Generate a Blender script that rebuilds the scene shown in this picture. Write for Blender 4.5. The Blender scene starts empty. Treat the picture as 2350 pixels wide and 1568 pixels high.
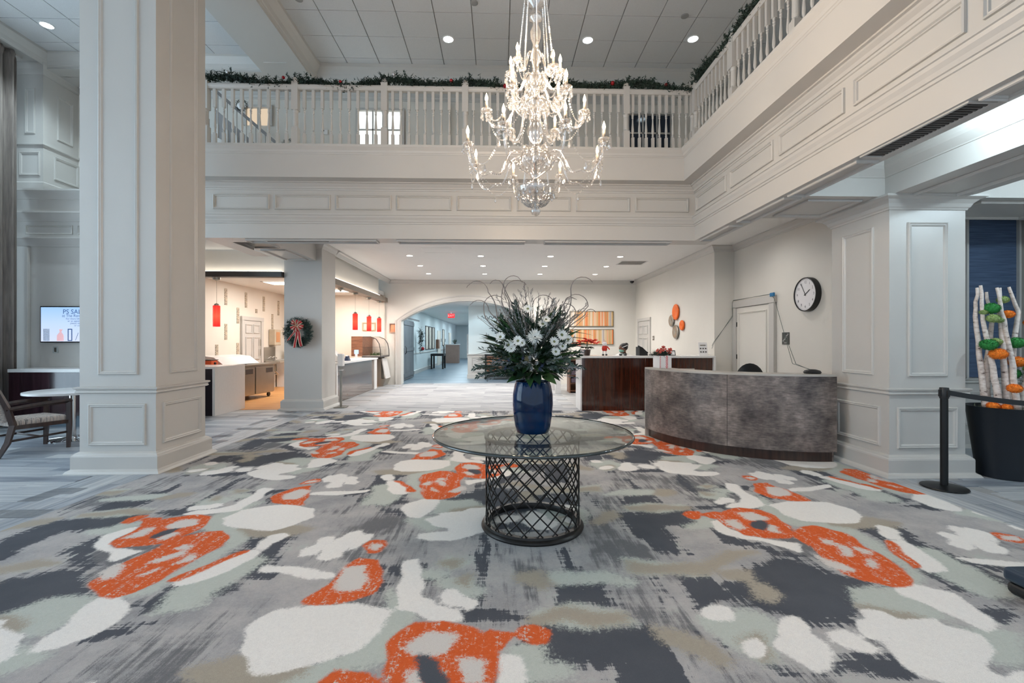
import bpy, bmesh, math, random
import numpy as np
from mathutils import Vector, Matrix
random.seed(7); rng = np.random.RandomState(11)
SC = bpy.context.scene; COL = SC.collection
PI = math.pi
def R(a): return math.radians(a)
# ------------------------------------------------------------------ camera
cam = bpy.data.cameras.new('camera'); cam_o = bpy.data.objects.new('camera', cam); COL.objects.link(cam_o)
cam.sensor_width = 36.0; cam.lens = 36.0*1044/2350; cam.clip_start = .05; cam.clip_end = 200
cam_o.location = (0, 0, 1.48); cam_o.rotation_euler = (R(90), 0, -math.atan(28/1044))
SC.camera = cam_o
# ------------------------------------------------------------------ world, exposure
W = bpy.data.worlds.new('world'); SC.world = W; W.use_nodes = True
bg = W.node_tree.nodes['Background']; bg.inputs[0].default_value = (.70, .85, 1.0, 1); bg.inputs[1].default_value = .95
SC.view_settings.view_transform = 'Standard'; SC.view_settings.look = 'None'
SC.view_settings.exposure = .42; SC.view_settings.gamma = 1; SC.view_settings.use_curve_mapping = False
SC.cycles.caustics_reflective = False; SC.cycles.caustics_refractive = False
SC.cycles.max_bounces = 6; SC.cycles.diffuse_bounces = 4; SC.cycles.glossy_bounces = 3; SC.cycles.transmission_bounces = 4; SC.cycles.transparent_max_bounces = 14; SC.cycles.use_adaptive_sampling = True; SC.cycles.adaptive_threshold = .1; SC.cycles.adaptive_min_samples = 14; SC.cycles.use_denoising = True
SC.cycles.sample_clamp_indirect = 4.0
def lamp(name, kind, loc, power, color=(1, 1, 1), size=.1, rot=(0, 0, 0), parent=None, spot=120, blend=.6, sy=None):
    l = bpy.data.lights.new(name, kind); l.energy = power; l.color = color
    if kind == 'AREA':
        l.shape = 'RECTANGLE' if sy else 'DISK'; l.size = size
        if sy: l.size_y = sy
    elif kind == 'SPOT': l.spot_size = R(spot); l.spot_blend = blend; l.shadow_soft_size = size
    else: l.shadow_soft_size = size
    o = bpy.data.objects.new(name, l); COL.objects.link(o); o.location = loc; o.rotation_euler = rot
    if parent: o.parent = parent
    return o
# daylight standing outside the tall left windows
lamp('window_daylight', 'AREA', (-9.7, 3.4, 3.3), 480, (.66, .84, 1.0), 9.0, (0, R(-90), 0), None, sy=5.6)
WARM = (1, .83, .66); NEUT = (1, .965, .925); COOL = (.72, .90, 1.0)
# ------------------------------------------------------------------ helpers
def lin(c):
    return tuple(((v/255)/12.92 if v/255 <= .04045 else ((v/255+.055)/1.055)**2.4) for v in c)
class MB:
    def __init__(s): s.v = []; s.f = []
    def add(s, vs, fs):
        n = len(s.v); s.v += [tuple(p) for p in vs]; s.f += [tuple(i+n for i in f) for f in fs]; return s
    def box(s, x0, x1, y0, y1, z0, z1):
        return s.add([(x0,y0,z0),(x1,y0,z0),(x1,y1,z0),(x0,y1,z0),(x0,y0,z1),(x1,y0,z1),(x1,y1,z1),(x0,y1,z1)],
                     [(0,3,2,1),(4,5,6,7),(0,1,5,4),(1,2,6,5),(2,3,7,6),(3,0,4,7)])
    def lathe(s, prof, n=24, c=(0,0,0), sx=1, sy=1, cap=True):
        vs = []; fs = []
        for r, z in prof:
            for k in range(n):
                a = 2*PI*k/n; vs.append((c[0]+r*math.cos(a)*sx, c[1]+r*math.sin(a)*sy, c[2]+z))
        m = len(prof)
        for i in range(m-1):
            for k in range(n):
                k2 = (k+1) % n; fs.append((i*n+k, i*n+k2, (i+1)*n+k2, (i+1)*n+k))
        if cap:
            fs.append(tuple(range(n-1, -1, -1))); fs.append(tuple((m-1)*n+k for k in range(n)))
        return s.add(vs, fs)
    def tube(s, pts, r, n=8, cap=True, flat=None):
        pts = [Vector(p) for p in pts]; m = len(pts)
        rs = r if isinstance(r, (list, tuple)) else [r]*m
        vs = []; fs = []; up = None
        for i, p in enumerate(pts):
            t = (pts[min(i+1, m-1)]-pts[max(i-1, 0)]).normalized()
            if up is None:
                up = Vector((0,0,1)) if abs(t.z) < .9 else Vector((1,0,0))
            a = t.cross(up).normalized(); b = a.cross(t).normalized(); up = b
            for k in range(n):
                q = 2*PI*k/n; vs.append(p + a*math.cos(q)*rs[i] + b*math.sin(q)*rs[i]*(flat or 1))
        for i in range(m-1):
            for k in range(n):
                k2 = (k+1) % n; fs.append((i*n+k, i*n+k2, (i+1)*n+k2, (i+1)*n+k))
        if cap: fs.append(tuple(range(n-1, -1, -1))); fs.append(tuple((m-1)*n+k for k in range(n)))
        return s.add(vs, fs)
    def ring(s, prof, x0, x1, y0, y1, closed=False):            # profile (offset outward, z) round a rectangle
        vs = []; fs = []
        for o, z in prof: vs += [(x0-o,y0-o,z),(x1+o,y0-o,z),(x1+o,y1+o,z),(x0-o,y1+o,z)]
        for i in range(len(prof)-1):
            for k in range(4):
                k2 = (k+1) % 4; fs.append((i*4+k, i*4+k2, (i+1)*4+k2, (i+1)*4+k))
        return s.add(vs, fs)
    def sweep(s, prof, pathf):                                  # pathf(offset) -> list of (x, y)
        vs = []; fs = []; n = None
        for o, z in prof:
            p = pathf(o); n = len(p); vs += [(x, y, z) for x, y in p]
        for i in range(len(prof)-1):
            for k in range(n-1): fs.append((i*n+k, i*n+k+1, (i+1)*n+k+1, (i+1)*n+k))
        return s.add(vs, fs)
    def frame(s, o, U, V, w, h, prof):                          # mitred moulding: profile (inset, height) on a plane
        o = Vector(o); U = Vector(U); V = Vector(V); N = U.cross(V); vs = []; fs = []
        for i, t in prof:
            for a, b in ((i, i), (w-i, i), (w-i, h-i), (i, h-i)): vs.append(o+U*a+V*b+N*t)
        for i in range(len(prof)-1):
            for k in range(4):
                k2 = (k+1) % 4; fs.append((i*4+k, i*4+k2, (i+1)*4+k2, (i+1)*4+k))
        return s.add(vs, fs)
    def prism(s, poly, axis, a0, a1):                           # polygon (u, v) extruded along an axis
        def q(u, v, a): return (a,u,v) if axis == 'x' else ((u,a,v) if axis == 'y' else (u,v,a))
        n = len(poly); vs = [q(u,v,a0) for u,v in poly]+[q(u,v,a1) for u,v in poly]
        fs = [tuple(range(n-1,-1,-1)), tuple(range(n,2*n))]+[(k,(k+1)%n,(k+1)%n+n,k+n) for k in range(n)]
        return s.add(vs, fs)
    def ball(s, c, r, n=12, m=8, sc=(1,1,1)):
        return s.lathe([(max(1e-4, r*math.sin(PI*i/m)), 0) for i in range(m+1)], n, c) if False else s._ball(c, r, n, m, sc)
    def _ball(s, c, r, n, m, sc):
        vs = [(c[0],c[1],c[2]-r*sc[2])]; fs = []
        for i in range(1, m):
            t = PI*i/m
            for k in range(n):
                a = 2*PI*k/n; vs.append((c[0]+r*math.sin(t)*math.cos(a)*sc[0], c[1]+r*math.sin(t)*math.sin(a)*sc[1], c[2]-r*math.cos(t)*sc[2]))
        vs.append((c[0],c[1],c[2]+r*sc[2])); L = len(vs)-1
        for k in range(n): fs.append((0, 1+(k+1)%n, 1+k))
        for i in range(m-2):
            for k in range(n):
                k2 = (k+1)%n; fs.append((1+i*n+k,1+i*n+k2,1+(i+1)*n+k2,1+(i+1)*n+k))
        for k in range(n): fs.append((1+(m-2)*n+k, 1+(m-2)*n+(k+1)%n, L))
        return s.add(vs, fs)
    def xf(s, M):
        s.v = [tuple(M @ Vector(p)) for p in s.v]; return s
    def mesh(s, name):
        me = bpy.data.meshes.new(name); me.from_pydata(s.v, [], s.f); me.update(); return me
def fix_normals(me):
    bm = bmesh.new(); bm.from_mesh(me); bmesh.ops.recalc_face_normals(bm, faces=bm.faces); bm.to_mesh(me); bm.free()
def obj(name, mb, mat, parent=None, smooth=False, bevel=0, seg=2, loc=None, rot=None, kind=None, norm=True):
    me = mb if isinstance(mb, bpy.types.Mesh) else mb.mesh(name)
    if norm and not isinstance(mb, bpy.types.Mesh): fix_normals(me)
    if mat is not None and not me.materials: me.materials.append(mat)
    o = bpy.data.objects.new(name, me); COL.objects.link(o)
    if parent: o.parent = parent
    if loc: o.location = loc
    if rot: o.rotation_euler = rot
    if smooth:
        for p in me.polygons: p.use_smooth = True
        if smooth != 'full':
            me.set_sharp_from_angle(angle=R(40))
    if bevel:
        m = o.modifiers.new('bevel', 'BEVEL'); m.width = bevel; m.segments = seg; m.limit_method = 'ANGLE'
    if kind: o['kind'] = kind
    return o
def tag(o, label, cat, group=None):
    o['label'] = label; o['category'] = cat
    if group: o['group'] = group
    return o
def thing(name, label, cat, loc=(0,0,0), rz=0, group=None):
    o = bpy.data.objects.new(name, None); COL.objects.link(o); o.empty_display_size = .1
    o.location = loc; o.rotation_euler = (0,0,rz)
    return tag(o, label, cat, group)
def struct(name, mb, mat, parent=None, **k):
    o = obj(name, mb, mat, parent, **k)
    if parent is None: o['kind'] = 'structure'
    return o
KIDS = {}
def copy_tree(o, parent=None):
    c = o.copy(); COL.objects.link(c); c.parent = parent
    for ch in o.children: copy_tree(ch, c)
    return c
# ------------------------------------------------------------------ materials
def nt(name):
    m = bpy.data.materials.new(name); m.use_nodes = True; t = m.node_tree
    return m, t, t.nodes['Principled BSDF']
def N(t, kind, **k):
    n = t.nodes.new(kind)
    for a, v in k.items():
        if a.startswith('i_'): n.inputs[a[2:].replace('_', ' ')].default_value = v
        elif a[0] == 'n' and a[1:].isdigit(): n.inputs[int(a[1:])].default_value = v
        else: setattr(n, a, v)
    return n
def ramp(t, src, stops, interp='LINEAR'):
    r = t.nodes.new('ShaderNodeValToRGB'); e = r.color_ramp.elements; r.color_ramp.interpolation = interp
    e[0].position, e[0].color = stops[0][0], (*stops[0][1], 1); e[1].position, e[1].color = stops[1][0], (*stops[1][1], 1)
    for p, c in stops[2:]:
        q = e.new(p); q.color = (*c, 1)
    t.links.new(src, r.inputs[0]); return r.outputs[0]
def mixc(t, f, a, b):
    m = t.nodes.new('ShaderNodeMix'); m.data_type = 'RGBA'
    for i, v in ((0, f), (6, a), (7, b)):
        if hasattr(v, 'links') or hasattr(v, 'is_linked'): t.links.new(v, m.inputs[i])
        else: m.inputs[i].default_value = v if i == 0 else (*v, 1)
    return m.outputs[2]
def mth(t, op, a, b=None, c=None, clamp=False):
    m = t.nodes.new('ShaderNodeMath'); m.operation = op; m.use_clamp = clamp
    for i, v in enumerate((a, b, c)):
        if v is None: continue
        if hasattr(v, 'is_linked'): t.links.new(v, m.inputs[i])
        else: m.inputs[i].default_value = v
    return m.outputs[0]
def plain(name, rgb, rough=.5, metal=0, spec=.5, coat=0, var=.06, scale=6, bump=0, bscale=80, emit=None, es=0, trans=0):
    m, t, b = nt(name); c = lin(rgb)
    tc = N(t, 'ShaderNodeTexCoord')
    no = N(t, 'ShaderNodeTexNoise', i_Scale=scale, i_Detail=3.0); t.links.new(tc.outputs['Object'], no.inputs['Vector'])
    col = ramp(t, no.outputs[0], [(.3, tuple(v*(1-var) for v in c)), (.7, tuple(min(1, v*(1+var)) for v in c))])
    t.links.new(col, b.inputs['Base Color'])
    b.inputs['Roughness'].default_value = rough; b.inputs['Metallic'].default_value = metal
    b.inputs['Specular IOR Level'].default_value = spec; b.inputs['Coat Weight'].default_value = coat; b.inputs['Coat Roughness'].default_value = .08
    if trans: b.inputs['Transmission Weight'].default_value = trans
    if emit: b.inputs['Emission Color'].default_value = (*lin(emit), 1); b.inputs['Emission Strength'].default_value = es
    if bump:
        n2 = N(t, 'ShaderNodeTexNoise', i_Scale=bscale, i_Detail=2.0); t.links.new(tc.outputs['Object'], n2.inputs['Vector'])
        bp = N(t, 'ShaderNodeBump', i_Strength=bump, i_Distance=.01); t.links.new(n2.outputs[0], bp.inputs['Height']); t.links.new(bp.outputs[0], b.inputs['Normal'])
    return m
def glow(name, rgb, s):
    m = bpy.data.materials.new(name); m.use_nodes = True; t = m.node_tree; t.nodes.clear()
    e = N(t, 'ShaderNodeEmission'); e.inputs[0].default_value = (*lin(rgb), 1); e.inputs[1].default_value = s
    o = N(t, 'ShaderNodeOutputMaterial'); t.links.new(e.outputs[0], o.inputs[0]); return m
def clear_glass(name, tint=(1,1,1), ior=1.45, rough=0.0, extra=0.0, diffuse=0.0, dcol=(1,1,1)):
    m = bpy.data.materials.new(name); m.use_nodes = True; t = m.node_tree; t.nodes.clear()
    lw = N(t, 'ShaderNodeLayerWeight', i_Blend=.5); tr = N(t, 'ShaderNodeBsdfTransparent'); tr.inputs[0].default_value = (*tint, 1)
    gl = N(t, 'ShaderNodeBsdfGlossy', i_Roughness=rough); o = N(t, 'ShaderNodeOutputMaterial')
    f0 = ((ior-1)/(ior+1))**2+extra; f = mth(t, 'MULTIPLY_ADD', mth(t, 'POWER', lw.outputs['Facing'], 5.0), 1-f0, f0, clamp=True)
    mx = N(t, 'ShaderNodeMixShader'); t.links.new(f, mx.inputs[0]); t.links.new(tr.outputs[0], mx.inputs[1]); t.links.new(gl.outputs[0], mx.inputs[2])
    out = mx
    if diffuse:
        df = N(t, 'ShaderNodeBsdfDiffuse'); df.inputs[0].default_value = (*dcol, 1)
        tl = N(t, 'ShaderNodeBsdfTranslucent'); tl.inputs[0].default_value = (*dcol, 1)
        m0 = N(t, 'ShaderNodeMixShader'); m0.inputs[0].default_value = .5; t.links.new(df.outputs[0], m0.inputs[1]); t.links.new(tl.outputs[0], m0.inputs[2])
        m2 = N(t, 'ShaderNodeMixShader'); m2.inputs[0].default_value = diffuse; t.links.new(mx.outputs[0], m2.inputs[1]); t.links.new(m0.outputs[0], m2.inputs[2]); out = m2
    t.links.new(out.outputs[0], o.inputs[0]); return m
def streaks(name, stops, scale=(1, 12, 1), rough=.5, detail=4, coat=0, rnd=0, spec=.5):
    m, t, b = nt(name); tc = N(t, 'ShaderNodeTexCoord'); mp = N(t, 'ShaderNodeMapping'); mp.inputs['Scale'].default_value = scale
    t.links.new(tc.outputs['Object'], mp.inputs[0]); vec = mp.outputs[0]
    if rnd:
        oi = N(t, 'ShaderNodeObjectInfo'); ad = N(t, 'ShaderNodeVectorMath', operation='ADD'); sc_ = N(t, 'ShaderNodeVectorMath', operation='SCALE')
        cmb = N(t, 'ShaderNodeCombineXYZ')
        for i in range(3): t.links.new(oi.outputs['Random'], cmb.inputs[i])
        t.links.new(cmb.outputs[0], sc_.inputs[0]); sc_.inputs['Scale'].default_value = 37.0
        t.links.new(vec, ad.inputs[0]); t.links.new(sc_.outputs[0], ad.inputs[1]); vec = ad.outputs[0]
    no = N(t, 'ShaderNodeTexNoise', i_Scale=1.0, i_Detail=float(detail), i_Roughness=.6); t.links.new(vec, no.inputs['Vector'])
    fac = no.outputs[0]
    if rnd:
        k = mth(t, 'MULTIPLY_ADD', oi.outputs['Random'], rnd, -rnd/2); fac = mth(t, 'ADD', fac, k, clamp=True)
    t.links.new(ramp(t, fac, stops), b.inputs['Base Color']); b.inputs['Roughness'].default_value = rough; b.inputs['Coat Weight'].default_value = coat
    b.inputs['Coat Roughness'].default_value = .05; b.inputs['Specular IOR Level'].default_value = spec
    return m
M = {}
M['white'] = plain('painted_trim', (192, 189, 184), .38, var=.012, scale=2)
M['wall'] = plain('painted_wall', (216, 212, 204), .6, var=.015, scale=2)
M['warmwall'] = plain('cream_wall', (222, 214, 202), .6, var=.015, scale=2)
M['coolwall'] = plain('pale_blue_wall', (208, 216, 216), .6, var=.015, scale=2)
M['ceil'] = plain('ceiling_paint', (228, 227, 224), .7, var=.01)
M['tile'] = plain('acoustic_tile', (206, 206, 206), .9, var=.03, scale=60, bump=.15, bscale=300)
M['grid'] = plain('ceiling_grid', (150, 150, 150), .7)
M['wood'] = streaks('mahogany_veneer', [(.25, lin((38, 18, 12))), (.5, lin((62, 30, 20))), (.75, lin((84, 44, 28)))], (22, 22, .8), .12, coat=.5)
M['darkwood'] = streaks('dark_wood', [(.3, lin((38, 26, 22))), (.7, lin((68, 46, 38)))], (20, 20, 2), .3, coat=.2)
M['brownwood'] = streaks('brown_wood', [(.3, lin((96, 62, 44))), (.7, lin((140, 96, 70)))], (3, 14, 14), .4)
M['quartz'] = plain('white_quartz', (226, 224, 222), .2, var=.02, scale=20)
M['steel'] = plain('brushed_steel', (176, 172, 164), .3, metal=.9, var=.05, scale=3)
M['chrome'] = plain('chrome', (200, 200, 200), .12, metal=1, var=.02)
M['nickel'] = plain('satin_nickel', (150, 145, 135), .35, metal=.9)
M['bronze'] = plain('dark_bronze_metal', (44, 42, 41), .35, metal=.7, var=.2, scale=8)
M['black'] = plain('black_plastic', (22, 23, 25), .45, var=.1)
M['blackm'] = plain('black_metal', (18, 20, 22), .4, metal=.3, var=.1)
M['charcoal'] = plain('charcoal_bar', (62, 58, 56), .4, var=.05)
M['plankm'] = streaks('grey_plank', [(.22, lin((108, 114, 124))), (.42, lin((146, 152, 160))), (.6, lin((170, 174, 178))), (.8, lin((198, 200, 200)))], (1.6, 34, 10), .42, 5, rnd=.34)
M['ctile'] = streaks('striped_carpet_tile', [(.3, lin((108, 111, 117))), (.45, lin((148, 150, 153))), (.58, lin((174, 175, 177))), (.8, lin((190, 190, 191)))], (1.1, 26, 10), .9, 4, rnd=.12, spec=.1)
M['slab'] = streaks('grey_floor', [(.3, lin((120, 122, 126))), (.5, lin((160, 160, 160))), (.75, lin((190, 190, 188)))], (.6, 9, 1), .5, 5)
M['bluefloor'] = streaks('blue_grey_floor', [(.3, lin((70, 88, 104))), (.5, lin((104, 122, 136))), (.75, lin((150, 162, 168)))], (.5, 5, 1), .35, 5)
M['orangefloor'] = streaks('orange_wood_floor', [(.3, lin((176, 120, 66))), (.7, lin((206, 152, 92)))], (.7, 14, 1), .4, 3)
M['gap'] = plain('dark_gap', (70, 72, 76), .9)
# ------------------------------------------------------------------ setting: floors
floor = struct('floor', MB().box(-9.4, 7.5, -3, 15.9, -.12, 0), M['slab'])
struct('floor_corridor', MB().box(-5.5, 4, 15.9, 41, -.12, .002), M['bluefloor'])
struct('floor_kitchen', MB().box(-7.3, -4.0, 10.0, 15.78, -.02, .004), M['orangefloor'])
pm = MB().box(-.598, .598, -.0985, .0985, 0, .006).mesh('plank'); pm.materials.append(M['plankm'])
def plank(x, y, rot=False):
    o = obj('plank', pm, None, floor, loc=(x, y, .0005), rot=(0, 0, PI/2 if rot else 0))
yy = 1.6
while yy < 9.75:
    off = random.random()*1.2; x = -9.2+off
    while x+.6 < -4.45+.02: plank(x+.6 if x+1.2 <= -4.44 else x+.6, yy); x += 1.2
    gapw = -4.45-x
    if gapw > .12: obj('plank', MB().box(-gapw/2, gapw/2, -.0985, .0985, 0, .006), M['plankm'], floor, loc=(x+gapw/2, yy, .0005))
    yy += .2
for k in range(3):
    y = .4+.4*k
    while y < 9.0: plank(-4.345+.2*k, y+.6, True); y += 1.2
for k in range(3):
    y = 1.2+.4*k
    while y < 4.6 if k else y < 5.2:
        plank(4.2+.2*k, y+.6, True); y += 1.2
yy = 1.6
while yy < 6.1:
    x = 4.72+random.random()*.3
    while x < 7.0: plank(x+.6, yy); x += 1.2
    yy += .2
ct = MB().box(-.4642, .4642, -.2292, .2292, 0, .005).mesh('carpet_tile'); ct.materials.append(M['ctile'])
for i in range(14):
    for j in range(6):
        x = -3.85+.46+.93*j-(.3 if i % 2 else 0)
        if x+.46 > 1.76 or x-.46 < -3.9: continue
        obj('carpet_tile', ct, None, floor, loc=(x, 9.9+.46*i, .0005))
# ------------------------------------------------------------------ columns
PF = [(0, 0), (.004, .016), (.013, .02), (.021, .013), (.031, .015), (.04, .008), (.046, 0)]
BASE = [(.10, 0), (.10, .012), (.085, .035), (.06, .05), (.055, .055), (.055, .19), (.05, .205), (.035, .215), (.03, .225), (.012, .236), (0, .242)]
RAIL = [(0, .893), (.018, .897), (.03, .908), (.026, .922), (.02, .928), (.024, .938), (.04, .948), (.042, .962), (.03, .968), (0, .97)]
def crown(zt, h=.12, o=.12): return [(0, zt-h), (.012, zt-h), (.018, zt-h*.88), (.03, zt-h*.8), (.045, zt-h*.55), (.08, zt-h*.3), (o*.9, zt-h*.2), (o, zt-h*.15), (o, zt), (0, zt)]
def column(x0, x1, y0, y1, zt, label, fronts, sides, side_x, cr=None):
    cx, cy = (x0+x1)/2, (y0+y1)/2; t = thing('column', label, 'column', (cx, cy, 0)); a, b = (x1-x0)/2, (y1-y0)/2
    obj('shaft', MB().box(-a, a, -b, b, 0, zt), M['white'], t)
    obj('base_moulding', MB().ring(BASE, -a, a, -b, b), M['white'], t)
    if fronts: obj('chair_rail', MB().ring(RAIL, -a, a, -b, b), M['white'], t)
    if cr: obj('crown_moulding', MB().ring(crown(zt, *cr), -a, a, -b, b), M['white'], t)
    for u0, u1, z0, z1 in fronts:
        obj('panel_frame', MB().frame((u0-cx, -b, z0), (1,0,0), (0,0,1), u1-u0, z1-z0, PF), M['white'], t)
        obj('panel_frame', MB().frame((-(u0-cx), b, z0), (-1,0,0), (0,0,1), u1-u0, z1-z0, PF), M['white'], t)
    for u0, u1, z0, z1 in sides:
        obj('panel_frame', MB().frame((a, u0-cy, z0), (0,1,0), (0,0,1), u1-u0, z1-z0, PF), M['white'], t)
        obj('panel_frame', MB().frame((-a, u1-cy, z0), (0,-1,0), (0,0,1), u1-u0, z1-z0, PF), M['white'], t)
    return t
column(-4.72, -3.88, 5.24, 6.10, 6.45, 'tall white panelled column rising to the high ceiling beside the round cafe table',
       [(-4.51, -4.07, 1.105, 6.2), (-4.62, -3.985, .31, .78)], [(5.45, 5.93, 1.105, 6.2), (5.34, 6.01, .31, .78)], 1)
column(4.256, 5.11, 4.86, 5.72, 3.06, 'short white panelled column with crown moulding beside the curved desk',
       [(4.46, 4.905, 1.095, 2.785), (4.34, 5.015, .31, .76)], [(5.06, 5.53, 1.095, 2.785), (4.97, 5.63, .31, .76)], -1, (.14, .13))
column(-4.63, -3.83, 9.9, 10.7, 3.6, 'plain grey-white pillar carrying the Christmas wreath', [], [], 1, (.12, .09))
# ------------------------------------------------------------------ balcony entablature
FAS = [(-.30,3.05),(0,3.05),(0,3.27),(.012,3.275),(.016,3.295),(.028,3.30),(.04,3.33),(.06,3.36),(.068,3.385),(.08,3.39),(.08,3.412),(0,3.416),(0,3.775),(.012,3.78),(.016,3.797),(.03,3.80),
       (.045,3.825),(.075,3.85),(.085,3.862),(.11,3.866),(.11,3.882),(.28,3.882),(.28,4.215),(.288,4.22),(.292,4.235),(.30,4.24),(.31,4.27),(.335,4.30),(.345,4.312),(.345,4.345),(0,4.345)]
def fpath(o): return [(-4.52-o, 8.5), (-4.52-o, 7-o), (3.03-o, 7-o), (3.03-o, -1.2)]
tr1 = struct('trim_1', MB().sweep(FAS, fpath), M['white'])
PS = [(0,0),(.002,.02),(.012,.026),(.02,.012),(.03,.014),(.034,0)]
for k in range(8): obj('panel_frame', MB().frame((-4.33+.918*k, 7, 3.485), (1,0,0), (0,0,1), .835, .225, PS), M['white'], tr1)
for k in range(8): obj('panel_frame', MB().frame((3.03, 6.92-1.04*k, 3.485), (0,-1,0), (0,0,1), .93, .225, PS), M['white'], tr1)
bal_floor = struct('floor_balcony', MB().box(-4.5, 2.85, 6.82, 9.3, 4.0, 4.34).box(-5.9, -4.5, 8.3, 9.3, 4.0, 4.34).box(2.85, 5.2, -1.2, 9.3, 4.0, 4.34), M['wall'])
# soffits under the balcony
sof = MB().box(-4.5, 3.33, 7.02, 7.30, 3.052, 3.62).box(3.05, 3.33, -1.2, 7.3, 3.052, 3.62)
sof.box(4.2, 5.1, -1.2, 4.85, 3.06, 3.62).box(3.33, 7.3, 4.85, 5.74, 3.06, 3.62)
struct('trim_2', sof, M['white'])
trd = struct('ceiling_tray', MB().box(3.33, 4.2, -1.2, 4.85, 3.42, 3.62).box(5.1, 7.3, -1.2, 4.85, 3.42, 3.62).box(5.2, 7.3, 5.74, 6.3, 3.3, 3.62), M['ceil'])
TC = [(.0, 3.26), (.008, 3.262), (.012, 3.275), (.03, 3.30), (.06, 3.34), (.075, 3.37), (.08, 3.40), (.08, 3.42)]
for nm, X0, X1 in (('trim_3', 3.33, 4.2), ('trim_4', 5.1, 7.3)):
    struct(nm, MB().sweep(TC, lambda o, X0=X0, X1=X1: [(X0+o, -1.2), (X0+o, 4.85-o), (X1-o, 4.85-o), (X1-o, -1.2)]), M['white'])
tt = MB().box(-.297, .297, -.297, .297, -.006, 0).mesh('ceiling_tile'); tt.materials.append(M['tile'])
for k in range(9):
    for x in (3.76, 5.5, 6.11, 6.72): obj('ceiling_tile', tt, None, trd, loc=(x, 4.46-.61*k, 3.419))
sf = struct('trim_5', MB().frame((3.42, 5.62, 3.058), (1,0,0), (0,-1,0), .62, .66, PF), M['white'])
for x0, y0, w, h in ((3.08, 5.85, .2, 1.0), (3.08, 6.95, .2, .9), (3.08, 4.8, .2, .95), (3.08, 2.85, .2, 1.2), (4.4, 4.75, .5, 1.9), (4.4, 2.7, .5, 1.9), (5.4, 5.62, 1.2, .66)):
    obj('panel_frame', MB().frame((x0, y0, 3.05 if x0 < 3.2 else 3.058), (1,0,0), (0,-1,0), w, h, PS), M['white'], sf)
for k in range(3): obj('panel_frame', MB().frame((-3.9+2.3*k, 7.27, 3.05), (1,0,0), (0,-1,0), 2.0, .2, PS), M['white'], sf)
# hall ceiling and left soffits
hc = struct('ceiling_hall', MB().box(-4.62, 5.3, 7.3, 15.9, 3.6, 3.75).box(3.33, 5.3, 5.74, 7.3, 3.6, 3.75), M['ceil'])
obj('access_panel', MB().frame((-1.8, 10.9, 3.599), (1,0,0), (0,-1,0), .7, .6, [(0,0),(.003,.003),(.012,.003),(.015,0)]), M['ceil'], hc)
struct('ceiling_left', MB().box(-5.9, -4.62, 7.3, 9.9, 3.45, 3.6).box(-9.2, -5.9, 8.76, 9.9, 3.45, 3.6).box(-7.4, -4.0, 9.98, 15.8, 3.06, 3.2), M['ceil'])
tb = struct('trim_6', MB().box(-4.62, -3.95, 7.3, 9.9, 3.22, 3.62), M['white'])
for y0 in (9.75, 8.5): obj('panel_frame', MB().frame((-4.52, y0, 3.22), (1,0,0), (0,-1,0), .47, 1.05, PS), M['white'], tb)
struct('trim_7', MB().box(-8.2, -4.63, 9.93, 10.02, 2.97, 3.46).box(-4.02, -3.94, 10.7, 14.9, 2.97, 3.62), M['wall'])
struct('trim_8', MB().box(-8.2, -4.64, 9.80, 10.0, 2.855, 2.972), M['charcoal'], bevel=.004)
struct('trim_9', MB().box(-4.12, -3.86, 10.72, 15.79, 2.83, 2.972), plain('brown_beam', (128, 116, 104), .5), bevel=.004)
struct('trim_10', MB().sweep([(0,3.47),(.012,3.475),(.03,3.50),(.07,3.55),(.1,3.565),(.1,3.6)], lambda o: [(-3.83+o, 10.7), (-3.83+o, 15.8)]), M['white'])
# ------------------------------------------------------------------ walls, lower level
def arch_pts(x0, x1, spring, rise, n=24):
    cx = (x0+x1)/2; w = (x1-x0)/2; rad = (w*w+rise*rise)/(2*rise); zc = spring+rise-rad; a = math.asin(w/rad)
    return [(cx+rad*math.sin(-a+2*a*k/n), zc+rad*math.cos(-a+2*a*k/n)) for k in range(n+1)]
def arch_wall(mb, X0, X1, zt, x0, x1, spring, rise, y0, y1):
    mb.box(X0, x0, y0, y1, 0, zt).box(x1, X1, y0, y1, 0, zt); a = arch_pts(x0, x1, spring, rise)
    for (xa, za), (xb, zb) in zip(a, a[1:]): mb.prism([(xa, za), (xb, zb), (xb, zt), (xa, zt)], 'y', y0, y1)
    return mb
struct('wall_back', arch_wall(MB(), -7.4, 4.9, 3.62, -3.4, 1.2, 2.2, .69, 15.8, 16.2), M['wall'])
def arch_casing(x0, x1, spring, rise, w, y, d, inset=0):
    i = arch_pts(x0, x1, spring, rise); o = arch_pts(x0-w, x1+w, spring, rise+w)
    I = [(x0, 0)]+i+[(x1, 0)]; O = [(x0-w, 0)]+o+[(x1+w, 0)]; mb = MB(); n = len(I)
    pr = [(0, 0), (.0, d*.6), (.18, d*.6), (.22, d), (.72, d), (.8, d*1.4), (1, d*1.4), (1, 0)]
    vs = []
    for t, h in pr:
        vs += [(I[k][0]+(O[k][0]-I[k][0])*t, y-h, I[k][1]+(O[k][1]-I[k][1])*t) for k in range(n)]
    fs = [(j*n+k, j*n+k+1, (j+1)*n+k+1, (j+1)*n+k) for j in range(len(pr)-1) for k in range(n-1)]
    return mb.add(vs, fs)
struct('trim_11', arch_casing(-3.4, 1.2, 2.2, .69, .2, 15.8, .035), M['white'])
struct('wall_right_hall', MB().box(4.75, 5.4, 9.95, 15.9, 0, 3.62).box(5.2, 5.4, 5.72, 9.95, 0, 3.62), M['wall'])
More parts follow.
